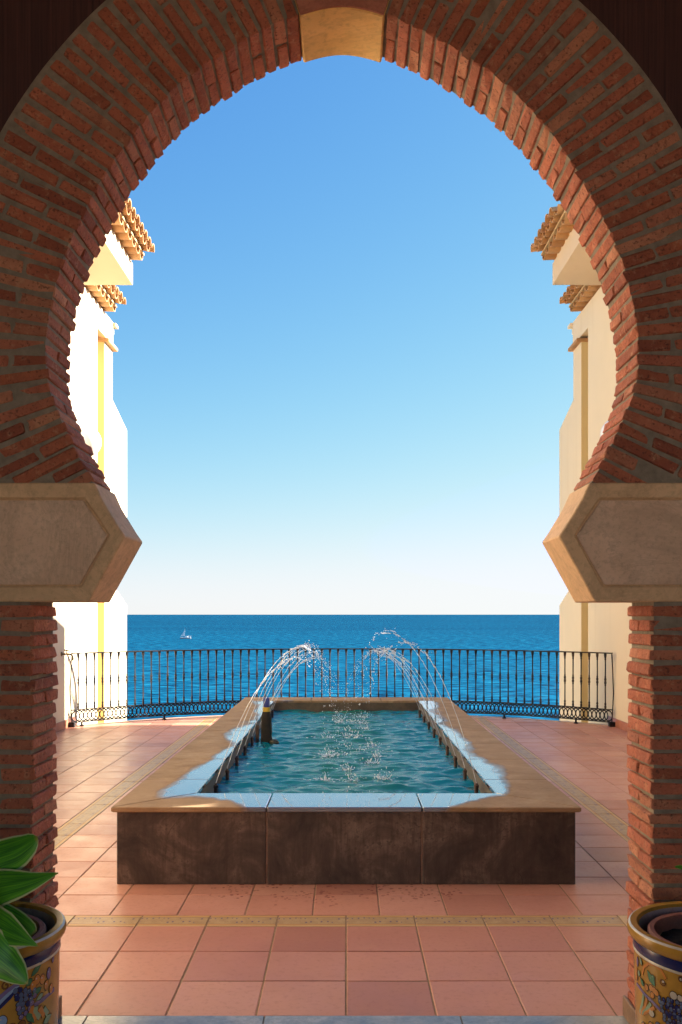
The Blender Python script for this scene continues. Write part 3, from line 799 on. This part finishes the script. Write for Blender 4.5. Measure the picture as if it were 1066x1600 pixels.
# nozzles and jets
RUST = m_stone('rusty_pipe', (.045,.025,.018), (.11,.05,.025), .6, 6)
rj = random.Random(21)
for s in (-1, 1):
    for i in range(9):
        y = 6.05+.58*i; x0 = s*.845; z0 = .385
        m = MB(); m.lathe([(.0125,.05),(.0125,z0-.03),(.0155,z0-.028),(.0155,z0-.012),(.009,z0-.01),(.007,z0)], 10, (x0, y, 0), cap=True); m.build('nozzle', RUST, fo, smooth=True)
        hgt = .88-.03*i+rj.uniform(-.09,.05); reach = .52+rj.uniform(-.07,.06)
        if s > 0 and i == 1: hgt += .08; reach += .1
        fall = .36+rj.uniform(-.16,.16)
        dyj = rj.uniform(-.05,.05)
        def traj(q):
            if q <= 1: X = reach*q
            else: X = reach+fall*(q-1)*(1-.12*(q-1))
            return Vector((x0-s*X, y+dyj*q, z0+hgt*(1-(1-q)**2) if q <= 1 else z0+hgt-(hgt+z0-WZ)*(q-1)**2))
        m = MB(); brk = .60+rj.uniform(-.12,.12); K = 30
        pts = [traj(brk*k/K)+Vector((rj.gauss(0,.0012), rj.gauss(0,.0012), 0))*(k/K) for k in range(K+1)]
        rad = [.0021*(1+.5*math.sin(k*1.9+i)*(k/K)+rj.uniform(-.2,.25)*k/K) for k in range(K+1)]
        m.tube(pts, rad, 5)
        q = brk
        while q < 1.97:
            g = (q-brk)/(2-brk)
            c = traj(q); tv = (traj(q+.01)-traj(q-.01)).normalized()
            sp = .003+.028*g
            c += Vector((rj.gauss(0,sp*.7), rj.gauss(0,sp*1.2), rj.gauss(0,sp*.7)))
            r_ = rj.uniform(.0018,.0052)*(1-.25*g)
            el = rj.choice([1.2,2.5,4,6]) if g < .3 else rj.choice([1,1.5,2.5]) if g < .55 else rj.choice([1,1.2,1.8])
            m.blob(c, r_, r_, r_*el, 6, 4, d=tv)
            if rj.random() < .5 and g > .1:
                c2 = c+Vector((rj.gauss(0,.02), rj.gauss(0,.02), rj.gauss(0,.02))); r2 = rj.uniform(.0015,.0035)
                m.blob(c2, r2, n=5, m=3)
            q += rj.uniform(.010,.024)*(1 if g < .35 else 1.8)
        m.build('water_jet', SPRAY, fo, smooth=True, kind='stuff')
m = MB(); foam = MB()
for i in range(9):
    y = 6.0+.58*i
    for cx in ((-.22, -.03, .17) if i % 2 else (-.12, .10)):
        cx += rj.gauss(0,.10); cy = y+rj.gauss(0,.12)
        R0 = rj.uniform(.03,.075)
        for k in range(rj.randrange(14, 34)):
            a = rj.uniform(0, 2*math.pi); rr_ = R0*rj.uniform(.3,1.6); h_ = abs(rj.gauss(0,.028))
            r_ = rj.uniform(.0015,.0048)
            m.blob((cx+rr_*math.cos(a), cy+rr_*math.sin(a)*1.2, WZ+.006+h_), r_, r_, r_*rj.choice([1,1.5,2.2]), 5, 3)
        for k in range(7):           # crown fingers
            a = rj.uniform(0, 2*math.pi); hh = abs(rj.gauss(0,.020))+.004
            b0 = Vector((cx+R0*.7*math.cos(a), cy+R0*.7*math.sin(a), WZ))
            m.tube([b0, b0+Vector((math.cos(a)*.012, math.sin(a)*.012, hh*.7)), b0+Vector((math.cos(a)*.022, math.sin(a)*.022, hh))], [.004,.0025,.001], 5)
        for k in range(20):            # foam bubbles
            a = rj.uniform(0, 2*math.pi); rr_ = abs(rj.gauss(0,R0*1.3)); r_ = rj.uniform(.002,.006)
            foam.blob((cx+rr_*math.cos(a)*2.2, cy+rr_*math.sin(a), WZ+.003), r_*2.2, r_*1.4, r_*.4, 6, 4)
m.build('splash', SPRAY, fo, kind='stuff'); foam.build('foam', SPRAY, fo, kind='stuff', smooth=True)
# pump post standing in the pool
pp = Vector((-.735, 8.6, 0))
pu = thing('fountain_pump', pp, 'dark mossy pump post with blue cap and yellow band inside the basin', 'pump')
m = MB(); m.lathe([(.052,.04),(.056,.2),(.055,.33),(.05,.36),(.053,.40),(.047,.50),(.05,.53),(.036,.585)], 14, pp, cap=True); m.build('body', m_stone('mossy_metal', (.012,.012,.008), (.035,.024,.014), .85, 6), pu, smooth=True)
m = MB(); m.lathe([(.034,.585),(.034,.625)], 14, pp, cap=True); m.build('band', m_plain('yellow_plastic', (.55,.36,.03), .4), pu, smooth=True)
m = MB(); m.lathe([(.026,.625),(.03,.64),(.03,.70),(.02,.715)], 14, pp, cap=True); m.build('cap', m_plain('blue_plastic', (.02,.04,.22), .4), pu, smooth=True)
m = MB(); m.box(pp.x-.10, pp.x-.068, pp.y-.012, pp.y+.012, .04, .46); m.build('bracket', m_stone('worn_wood', (.07,.04,.025), (.12,.07,.04), .7, 6), pu, bevel=.003)
fp = Vector((-.66, 8.53, WZ)); fl = MB(); fl.blob(fp, .045, .045, .035, 10, 6); tag(fl.build('pool_float', m_stone('mossy_float', (.015,.018,.008), (.05,.05,.02), .5, 8), smooth=True), 'small dark round float bobbing in the basin beside the pump post', 'float')

# ================================================================== RAILING
ra = thing('terrace_railing', (ORC.x, ORC.y+RR, 0), 'curved black wrought iron railing with a frieze of rings along the terrace edge', 'railing')
HA0 = -math.asin((-WL-.05+ORC.x)/RR); HA1 = math.asin((WR-.05-ORC.x)/RR)
def rp(a, z, dr=0): return Vector((ORC.x+(RR+dr)*math.sin(a), ORC.y+(RR+dr)*math.cos(a), z))
def bar(z, hw, hh, name):
    m = MB(); n = 64; vs = []
    for i in range(n+1):
        a = HA0+(HA1-HA0)*i/n
        for dr, dz in ((-hw,-hh),(hw,-hh),(hw,hh),(-hw,hh)): vs.append(rp(a, z+dz, dr))
    fs = [(i*4+k, i*4+(k+1)%4, (i+1)*4+(k+1)%4, (i+1)*4+k) for i in range(n) for k in range(4)]+[(3,2,1,0),(n*4,n*4+1,n*4+2,n*4+3)]
    m.add(vs, fs); m.build(name, IRON, ra)
bar(.968, .022, .008, 'top_rail'); bar(.222, .012, .007, 'lower_rail'); bar(.058, .012, .007, 'bottom_rail')
bp = [(.0095,.0),(.013,.004),(.015,.03),(.0105,.05),(.016,.062),(.009,.085),(.0088,.30),(.013,.312),(.010,.322),(.016,.338),(.0165,.355),(.011,.368),(.016,.382),(.0155,.398),(.010,.412),(.0125,.422),(.0088,.436),(.0088,.64),(.013,.655),(.011,.668),(.016,.69),(.019,.715),(.019,.731)]
mb = MB(); mb.lathe(bp, 7); bal = mb.mesh('baluster', IRON, smooth=True)
NBAL = 66
for i in range(NBAL):
    a = HA0+(HA1-HA0)*(i+.8)/(NBAL+.6)
    link('baluster', bal, ra, mat=Matrix.Translation(rp(a, .229)) @ Matrix.Rotation(-a, 4, 'Z'))
mb = MB(); n1, n2 = 14, 4; vs = []
for i in range(n1):
    a = 2*math.pi*i/n1
    for k in range(n2):
        b = 2*math.pi*k/n2; rr_ = .058+.0078*math.cos(b); vs.append((rr_*math.cos(a), .0075*math.sin(b), rr_*math.sin(a)*1.17))
mb.add(vs, [(i*n2+k, i*n2+(k+1)%n2, ((i+1)%n1)*n2+(k+1)%n2, ((i+1)%n1)*n2+k) for i in range(n1) for k in range(n2)])
rme = mb.mesh('ring', IRON, smooth=True); NR = 132
for i in range(NR):
    a = HA0+(HA1-HA0)*(i+.9)/(NR+.8)
    link('ring', rme, ra, mat=Matrix.Translation(rp(a, .140, (.004 if i % 2 else -.004))) @ Matrix.Rotation(-a, 4, 'Z'))
for X in (-3.50, -2.56, -1.3, 0, 1.2, 2.25, 3.12):
    a = math.asin((X-ORC.x)/RR); p0 = rp(a, 0)
    m = MB(); m.lathe([(.03,-.005),(.03,.012),(.014,.02),(.014,.05)], 8, p0, cap=True); m.build('foot', IRON, ra)
for a in (HA0, HA1):
    m = MB(); m.tube([rp(a,.0), rp(a,.06,.0), rp(a,.22,.02), rp(a,.45,.04), rp(a,.75,.02), rp(a,.965)], .008, 6); m.build('end_post', IRON, ra, smooth=True)
    m = MB(); p0 = rp(a, .03); m.box(p0.x-.04, p0.x+.04, p0.y-.03, p0.y+.03, .0, .065); m.build('shoe', IRON, ra, bevel=.004)

# ================================================================== SAILBOAT
YB = 514.0; b0 = px(290.5, 998, YB); b0.z = SZ
sb = thing('sailboat', b0, 'small white sailboat far out on the blue sea', 'boat')
WHITE = m_plain('white_gelcoat', (.8,.8,.8), .4); DKH = m_plain('dark_hull', (.05,.06,.08), .4)
m = MB(); L = 2.95; st = []
for t, wd, dz in ((-1,.75,.0),(-.6,1.0,-.02),(0,1.1,.0),(.5,.85,.06),(.85,.35,.16),(1,.04,.24)):
    st.append([(b0.x+t*L, b0.y-wd, SZ+.85+dz), (b0.x+t*L*.97, b0.y-wd*.7, SZ-.1), (b0.x+t*L*.97, b0.y+wd*.7, SZ-.1), (b0.x+t*L, b0.y+wd, SZ+.85+dz)])
vs = [v for s_ in st for v in s_]; n = len(st)
m.add(vs, [(i*4+k, i*4+(k+1)%4, (i+1)*4+(k+1)%4, (i+1)*4+k) for i in range(n-1) for k in range(4)]+[(0,1,2,3),(n*4-1,n*4-2,n*4-3,n*4-4)])
m.build('hull', WHITE, sb)
m = MB(); m.box(b0.x-2.9, b0.x+2.6, b0.y-1.09, b0.y+1.09, SZ-.1, SZ+.28); m.build('boot_stripe', DKH, sb)
m = MB(); m.prism([(b0.x-.6,SZ+.9),(b0.x+1.3,SZ+.95),(b0.x+.9,SZ+1.4),(b0.x-.4,SZ+1.45)], 'y', b0.y-.6, b0.y+.6); m.build('cabin', WHITE, sb)
m = MB(); m.tube([(b0.x-.55,b0.y,SZ+.8),(b0.x-.45,b0.y,SZ+6.1)], .07, 6); m.build('mast', DKH, sb)
m = MB(); pts = [(-.5,1.6),(-.47,3.0),(-.43,4.4),(-.42,6.0),(-.95,4.3),(-1.7,2.9),(-2.7,1.5)]
vs = [(b0.x+a, b0.y-.05-.25*math.sin(max(0, -a-.4)), SZ+c) for a, c in pts]+[(b0.x+a, b0.y+.0-.25*math.sin(max(0, -a-.4)), SZ+c) for a, c in pts]
n = len(pts); m.add(vs, [tuple(range(n)), tuple(range(2*n-1,n-1,-1))]+[(i,(i+1)%n,(i+1)%n+n,i+n) for i in range(n)]); m.build('sail', m_plain('sail_cloth', (.85,.85,.83), .8), sb)
m = MB(); m.tube([(b0.x-.5,b0.y,SZ+1.45),(b0.x-2.8,b0.y-.1,SZ+1.4)], .06, 6); m.build('boom', DKH, sb)
m = MB(); m.box(b0.x+1.6,b0.x+1.75,b0.y-.3,b0.y-.1,SZ+.9,SZ+1.9); m.tube([(b0.x+2.75,b0.y-.3,SZ+1),(b0.x+2.75,b0.y-.3,SZ+1.7),(b0.x+2.75,b0.y+.3,SZ+1.7),(b0.x+2.75,b0.y+.3,SZ+1)], .04, 5); m.build('pulpit', WHITE, sb)

# ================================================================== POTS
GL = [m_glaze('glaze_ochre', (.50,.27,.045)), m_glaze('glaze_blue', (.018,.025,.13)), m_glaze('glaze_cream', (.62,.55,.45)), m_glaze('glaze_orange', (.62,.24,.05)),
      m_glaze('glaze_green', (.05,.20,.10)), m_glaze('glaze_outline', (.05,.025,.02)), m_glaze('glaze_grape', (.10,.14,.26)), m_glaze('glaze_violet', (.20,.15,.32)),
      m_glaze('glaze_pale_green', (.30,.42,.26)), m_glaze('glaze_skyblue', (.28,.40,.62)), m_glaze('glaze_brown', (.22,.09,.03))]
POTIN = m_stone('pot_inner_glaze', (.34,.27,.28), (.42,.34,.35), .35, 3, .1)
TERRA = m_stone('clay_pot', (.36,.13,.09), (.44,.17,.12), .7, 3)
SOIL = m_stone('potting_soil', (.02,.014,.01), (.055,.04,.03), 1.0, 14, 1.0)
PR, RIMZ = .240, .540
def pot(cx, cy, label):
    t = thing('painted_pot', (cx, cy, 0), label, 'plant pot', 'painted ceramic pots')
    c = (cx, cy, 0)
    m = MB(); m.lathe([(.20,.0),(.222,.01),(.230,.10),(.236,.25),(PR,.40),(PR,.462)], 56, c, 0)
    m.lathe([(.0,.001),(.20,.001)], 56, c, 0)
    m.build('body', GL, t, smooth=True)
    m = MB(); m.lathe([(PR+.001,.462),(PR+.0035,.464),(PR+.0035,.467),(PR+.001,.470)], 56, c, 2)
    m.lathe([(PR+.001,.470),(PR+.003,.473),(PR+.003,.497),(PR+.001,.500)], 56, c, 1); m.build('blue_band', GL, t, smooth=True)
    m = MB(); m.lathe([(PR+.001,.500),(PR+.012,.505),(PR+.019,.515),(PR+.0205,.527),(PR+.017,.537)], 56, c, 0)
    m.lathe([(PR+.017,.537),(PR+.014,.541),(PR+.011,.542)], 56, c, 2)  # cream ring painted on as the rim's highlight
    m.lathe([(PR+.011,.542),(PR-.008,.5405),(PR-.015,.532)], 56, c, 0); m.build('rim', GL, t, smooth=True)
    m = MB(); m.lathe([(PR-.015,.532),(PR-.02,.50),(PR-.024,.30),(PR-.03,.18),(.0,.18)], 56, c, 0); m.build('inner_wall', POTIN, t, smooth=True)
    cp = thing('clay_pot', (cx, cy, .18), 'plain terracotta pot of soil inside the painted pot at %s' % ('left' if cx < 0 else 'right'), 'plant pot', 'clay pots inside the painted pots')
    m = MB(); m.lathe([(.13,.181),(.172,.47),(.195,.472),(.201,.480),(.201,.518),(.195,.525),(.182,.523),(.177,.515),(.172,.45)], 40, c); m.build('body', TERRA, cp, smooth=True)
    m = MB(); n = 14; vs = [(cx, cy, .487)]
    for i in range(1, 7):
        for k in range(40):
            a = 2*math.pi*k/40; r_ = .174*i/6
            vs.append((cx+r_*math.cos(a), cy+r_*math.sin(a), .482+.014*noise.noise(Vector((r_*math.cos(a)*40, r_*math.sin(a)*40, cx)))))
    fs = [(0,1+k,1+(k+1)%40) for k in range(40)]+[(1+i*40+k, 1+i*40+(k+1)%40, 1+(i+1)*40+(k+1)%40, 1+(i+1)*40+k) for i in range(5) for k in range(40)]
    m.add(vs, fs); m.build('soil', SOIL, cp)
    return t, c
class Paint:
    """glaze painting wrapped round the pot body: u = arc length from the face towards the camera, v = height"""
    def __init__(s, c, base): s.c = c; s.m = MB(); s.base = base; s.k = 0
    def P(s, u, v, lift):
        r_ = PR+lift-(.0 if v > .40 else .004*(.40-v)/.15 if v > .25 else .004+.006*(.25-v)/.15)
        a = s.base+u/PR
        return (s.c[0]+r_*math.cos(a), s.c[1]+r_*math.sin(a), v)
    def poly(s, pts, col, outline=.0022, lift=None):
        s.k += 1; lift = lift or .0009+.00002*s.k
        cu = sum(p[0] for p in pts)/len(pts); cv = sum(p[1] for p in pts)/len(pts)
        def fan(pp, l, mi):
            o = [s.P(*p, l) for p in pp]; mid = [s.P(cu+(p[0]-cu)*.5, cv+(p[1]-cv)*.5, l+.0002) for p in pp]; n = len(pp)
            s.m.add(o+mid+[s.P(cu, cv, l+.0004)], [(i,(i+1)%n,n+(i+1)%n,n+i) for i in range(n)]+[(n+i,n+(i+1)%n,2*n) for i in range(n)], mi)
        if outline:
            big = []
            for p in pts:
                d = Vector((p[0]-cu, p[1]-cv)); L_ = d.length or 1; big.append((p[0]+d.x/L_*outline, p[1]+d.y/L_*outline))
            fan(big, lift, 5)
        fan(pts, lift+.0006, col)
    def oval(s, u, v, a, b, col, rot=0, n=12, hi=None):
        ca, sa = math.cos(rot), math.sin(rot)
        s.poly([(u+a*math.cos(t)*ca-b*math.sin(t)*sa, v+a*math.cos(t)*sa+b*math.sin(t)*ca) for t in [2*math.pi*k/n for k in range(n)]], col)
        if hi is not None:
            s.poly([(u-a*.25+a*.4*math.cos(t), v+b*.3+b*.35*math.sin(t)) for t in [2*math.pi*k/8 for k in range(8)]], hi, 0)
    def leaf(s, u0, v0, u1, v1, w_, col, hi=None):
        d = Vector((u1-u0, v1-v0)); nrm = Vector((-d.y, d.x)).normalized()*w_
        sh = [(0,0),(.2,.7),(.45,1),(.7,.7),(1,0),(.7,-.6),(.45,-.9),(.2,-.7)]
        s.poly([(u0+d.x*a+nrm.x*b, v0+d.y*a+nrm.y*b) for a, b in sh], col)
        if hi is not None: s.poly([(u0+d.x*(.25+a*.5)+nrm.x*b*.3, v0+d.y*(.25+a*.5)+nrm.y*b*.3) for a, b in sh], hi, 0)
    def stroke(s, pts, w_, col, outline=.0018):
        for (a, b), (c, d) in zip(pts, pts[1:]):
            q = Vector((c-a, d-b)); nn = Vector((-q.y, q.x)).normalized()*w_; e = q.normalized()*w_*.3
            s.poly([(a-e.x+nn.x, b-e.y+nn.y), (c+e.x+nn.x, d+e.y+nn.y), (c+e.x-nn.x, d+e.y-nn.y), (a-e.x-nn.x, b-e.y-nn.y)], col, outline)
    def curl(s, u, v, r_, col, turn=1, a0=0):
        pts = [(u+r_*(1-.75*k/16)*math.cos(a0+turn*k*.5), v+r_*(1-.75*k/16)*math.sin(a0+turn*k*.5)) for k in range(17)]
        s.stroke(pts, r_*.13, col, .001)
def uv_of(px_, py_, c, base):
    """photo pixel on the pot -> (u, v)"""
    d = Vector(((px_-541)/F, 1, (960-py_)/F)); ox, oy = -c[0], -c[1]
    A = d.x**2+1; B = ox*d.x+oy; Cq = ox*ox+oy*oy-PR*PR; disc = B*B-A*Cq
    t = (-B-math.sqrt(max(disc, 0)))/A
    a = math.atan2(t-c[1], t*d.x-c[0]); u = ((a-base+math.pi) % (2*math.pi)-math.pi)*PR
    return u, EYE+t*d.z
pl, cl_ = pot(-1.111, 2.80, 'yellow painted ceramic pot with fruit pattern, holding the broad leaved green plant')
base = math.atan2(-2.8, 1.11); pa = Paint(cl_, base)
def LP(zx, zy): return uv_of(zx*.1032, 1440+zy*.1032, cl_, base)
S = .1032*2.6/F
def paint_left(pa, du):
    def q(zx, zy): u, v = LP(zx, zy); return u+du, v
    pa.stroke([q(480,1300), q(650,1180), q(815,1030)], .007, 7)
    for k in range(3): pa.stroke([q(-40,1330-k*75), q(140,1150-k*60), q(270,980-k*18)], .0065, (1,9,7)[k], .001)
    for x, y in ((700,960),(640,870),(560,880),(500,970),(770,1010)): pa.oval(*q(x,y), .011, .014, 3, hi=2)
    pa.oval(*q(735,780), .011, .017, 7, hi=9)
    pa.leaf(*q(470,830), *q(640,590), .009, 4, 8); pa.leaf(*q(480,860), *q(390,980), .009, 4, 8); pa.leaf(*q(620,1000), *q(480,1110), .009, 4, 8); pa.leaf(*q(650,1080), *q(540,1200), .008, 8, 4)
    rg = random.Random(5)
    for r_ in range(7):
        for k in range(5-r_//2-(r_ > 4)):
            pa.oval(*q(225+k*72+r_*16+rg.uniform(-14,14), 1040+r_*68+rg.uniform(-14,14)), rg.uniform(.0062,.0078), rg.uniform(.0065,.0085), rg.choice([6,6,1,7]), hi=rg.choice([9,9,7,None,2]))
    for k in range(4): 
        a = q(480+k*62, 1290+k*10); b = q(540+k*60, 1470-k*25); mid = q(470+k*62+60*(k > 1), 1390)
        pa.stroke([a, mid, b], .0085, (3,8,3,8)[k])
    pa.leaf(*q(400,1390), *q(520,1530), .011, 4, 8); pa.leaf(*q(660,1540), *q(780,1400), .012, 8, 4)
    pa.curl(*q(85,970), .014, 10); pa.oval(*q(30,1510), .014, .016, 9, hi=2); pa.oval(*q(330,1560), .012, .012, 10)
    pa.leaf(*q(780,620), *q(800,520), .008, 7)
    for k in range(5): pa.oval(*q(180+k*130, 1620+(k%2)*60), .013, .014, (3,4,6,3,8)[k], hi=2)
for du in (0, -.52, .50):
    pa = Paint(cl_, base); paint_left(pa, du); pa.m.build('painted_decoration', GL, pl, smooth=True)
pr, cr_ = pot(1.115, 2.80, 'yellow painted ceramic pot with grape pattern, mostly bare soil inside')
base = math.atan2(-2.8, -1.115); pa = Paint(cr_, base)
def RP(zx, zy): return uv_of(976+zx*.09375, 1450+zy*.09375, cr_, base)
def paint_right(pa, du):
    def q(zx, zy): u, v = RP(zx, zy); return u+du, v
    pa.stroke([q(305,760), q(330,650), q(410,590), q(520,620), q(620,710), q(690,840)], .0045, 3, .0012)
    pa.curl(*q(635,900), .011, 10, -1); pa.oval(*q(650,895), .004, .004, 2); pa.curl(*q(945,860), .010, 10); pa.oval(*q(945,855), .004, .004, 2)
    pa.leaf(*q(515,965), *q(385,700), .011, 4, 8); pa.oval(*q(480,830), .007, .008, 4, hi=8)
    for x, y in ((375,990),(450,1000),(500,1040),(470,1120),(540,1080)): pa.oval(*q(x,y), .0085, .009, 3, hi=0)
    pa.leaf(*q(300,620), *q(265,480), .007, 8, 4); pa.leaf(*q(250,800), *q(255,700), .008, 8); pa.leaf(*q(330,960), *q(275,830), .008, 4, 8); pa.oval(*q(215,760), .008, .02, 3); pa.oval(*q(228,560), .007, .014, 7)
    pa.stroke([q(215,930), q(330,1090), q(470,1230), q(600,1370)], .005, 7)
    for k in range(4): pa.stroke([q(255+k*20,1400+k*8), q(300+k*45,1260+k*35), q(320+k*60,1110+k*75)], .0055, (8,3,8,3)[k], .0014)
    pa.oval(*q(450,1420), .012, .010, 2)
    rg = random.Random(9)
    for r_ in range(8):
        for k in range(8):
            x = 590+k*72-(r_ % 2)*28+r_*24+rg.uniform(-14,14); y = 1170+r_*70+k*18+rg.uniform(-14,14)
            pa.oval(*q(x, y), rg.uniform(.0050,.0062), rg.uniform(.0056,.0075), rg.choice([6,6,1]), hi=rg.choice([9,7,2,None]))
    pa.oval(*q(830,1120), .011, .011, 2, hi=2); pa.leaf(*q(900,1180), *q(990,1150), .01, 2)
    for k in range(5): pa.oval(*q(330+k*60, 1650+(k%2)*60), .012, .014, (3,4,3,8,6)[k], hi=2)
for du in (0, -.52, .50):
    pa = Paint(cr_, base); paint_right(pa, du); pa.m.build('painted_decoration', GL, pr, smooth=True)

# plant with broad leaves ----------------------------------------
LEAF = m_leaf()
plant = thing('agave_plant', (-1.115, 2.8, .49), 'broad leaved green agave growing in the left painted pot', 'plant')
def leaf(parent, spine, width, fold=.25, side=Vector((0,.35,1)), n=18, blunt=False, wp=None):
    sp = [Vector(p) for p in spine]
    def cr(t):
        x = t*(len(sp)-1); i = min(int(x), len(sp)-2); f = x-i
        p0, p1, p2, p3 = sp[max(i-1,0)], sp[i], sp[i+1], sp[min(i+2, len(sp)-1)]
        return .5*(2*p1+(p2-p0)*f+(2*p0-5*p1+4*p2-p3)*f*f+(3*p1-p0-3*p2+p3)*f**3)
    m = MB(); vs = []; uv = []; K = 7
    for i in range(n+1):
        t = i/n; p = cr(t); tg = (cr(min(1,t+.02))-cr(max(0,t-.02))).normalized()
        s_ = (side-tg*side.dot(tg)).normalized(); up = s_.cross(tg)
        prof_ = (wp or [(0,.45),(.25,.7),(.5,1),(.7,.95),(.85,.66),(.95,.25),(1,.02)])
        for (a, wa), (b, wb) in zip(prof_, prof_[1:]):
            if a <= t <= b: wd = wa+(wb-wa)*(t-a)/(b-a)
        wd *= width
        for k in range(K):
            q = k/(K-1)*2-1
            vs.append(p+s_*wd*q+up*fold*wd*(q*q-.4)); uv.append((t, k/(K-1)))
    nv = len(vs)
    thick = [v+Vector((0,.003,-.002)) for v in vs]
    fs = [(i*K+k, i*K+k+1, (i+1)*K+k+1, (i+1)*K+k) for i in range(n) for k in range(K-1)]
    fb = [tuple(nv+j for j in f[::-1]) for f in fs]
    m.add(vs+thick, fs+fb)
    o = m.build('leaf', LEAF, parent, smooth=True)
    u = o.data.uv_layers.new(name='UVMap')
    for lp in o.data.loops: u.data[lp.index].uv = uv[lp.vertex_index % nv]
    return o
def pl_(*a): return [px(*q) for q in a]
leaf(plant, pl_((-45,1440,2.80),(-40,1385,2.76),(-15,1348,2.72),(28,1330,2.70),(59,1309,2.69)), .056, wp=[(0,.45),(.3,.75),(.55,1),(.75,.9),(.9,.55),(.97,.25),(1,.08)])
leaf(plant, pl_((-45,1440,2.78),(-35,1405,2.72),(-5,1388,2.66),(45,1378,2.62),(91,1363.5,2.60)), .056, wp=[(0,.5),(.3,.9),(.5,1),(.66,.72),(.82,.36),(.93,.11),(1,.01)])
leaf(plant, pl_((-45,1445,2.84),(-30,1425,2.82),(0,1430,2.78),(30,1447,2.76),(50,1463,2.75)), .042, wp=[(0,.5),(.4,.9),(.7,.9),(.9,.75),(1,.45)])
leaf(plant, pl_((-45,1440,2.76),(-30,1430,2.66),(0,1448,2.58),(30,1464,2.54),(60,1478,2.52)), .048, wp=[(0,.6),(.35,1),(.55,.95),(.75,.55),(.9,.16),(1,.01)])
leaf(plant, pl_((-45,1450,2.74),(-35,1455,2.60),(-5,1492,2.54),(22,1517,2.535),(43,1537,2.53)), .050, wp=[(0,.6),(.35,1),(.6,.95),(.8,.62),(.92,.26),(1,.02)])
for a in range(7):                                   # the rest of the rosette, beyond the left edge of the frame
    q = R(95+a*32); c0 = Vector((-1.125, 2.79, .53)); d = Vector((math.cos(q), math.sin(q)*.8, 0))
    leaf(plant, [c0, c0+d*.08+Vector((0,0,.10)), c0+d*.20+Vector((0,0,.18)), c0+d*.33+Vector((0,0,.17)), c0+d*.42+Vector((0,0,.12))], .055, side=Vector((-d.y, d.x, .2)))
m = MB(); m.tube([(-1.115,2.8,.45),(-1.12,2.8,.56)], [.04,.03], 8); m.build('stem', m_stone('stem', (.12,.14,.05), (.2,.2,.09), .7, 4), plant)
sp = thing('seedling', (1.15, 2.8, .49), 'thin pale green shoot at the edge of the right painted pot', 'plant')
leaf(sp, pl_((1085,1425,2.8),(1080,1385,2.8),(1070,1358,2.8),(1054,1354,2.79)), .008, n=10)
leaf(sp, pl_((1090,1425,2.8),(1095,1385,2.82),(1110,1350,2.82),(1125,1345,2.82)), .010, n=10)
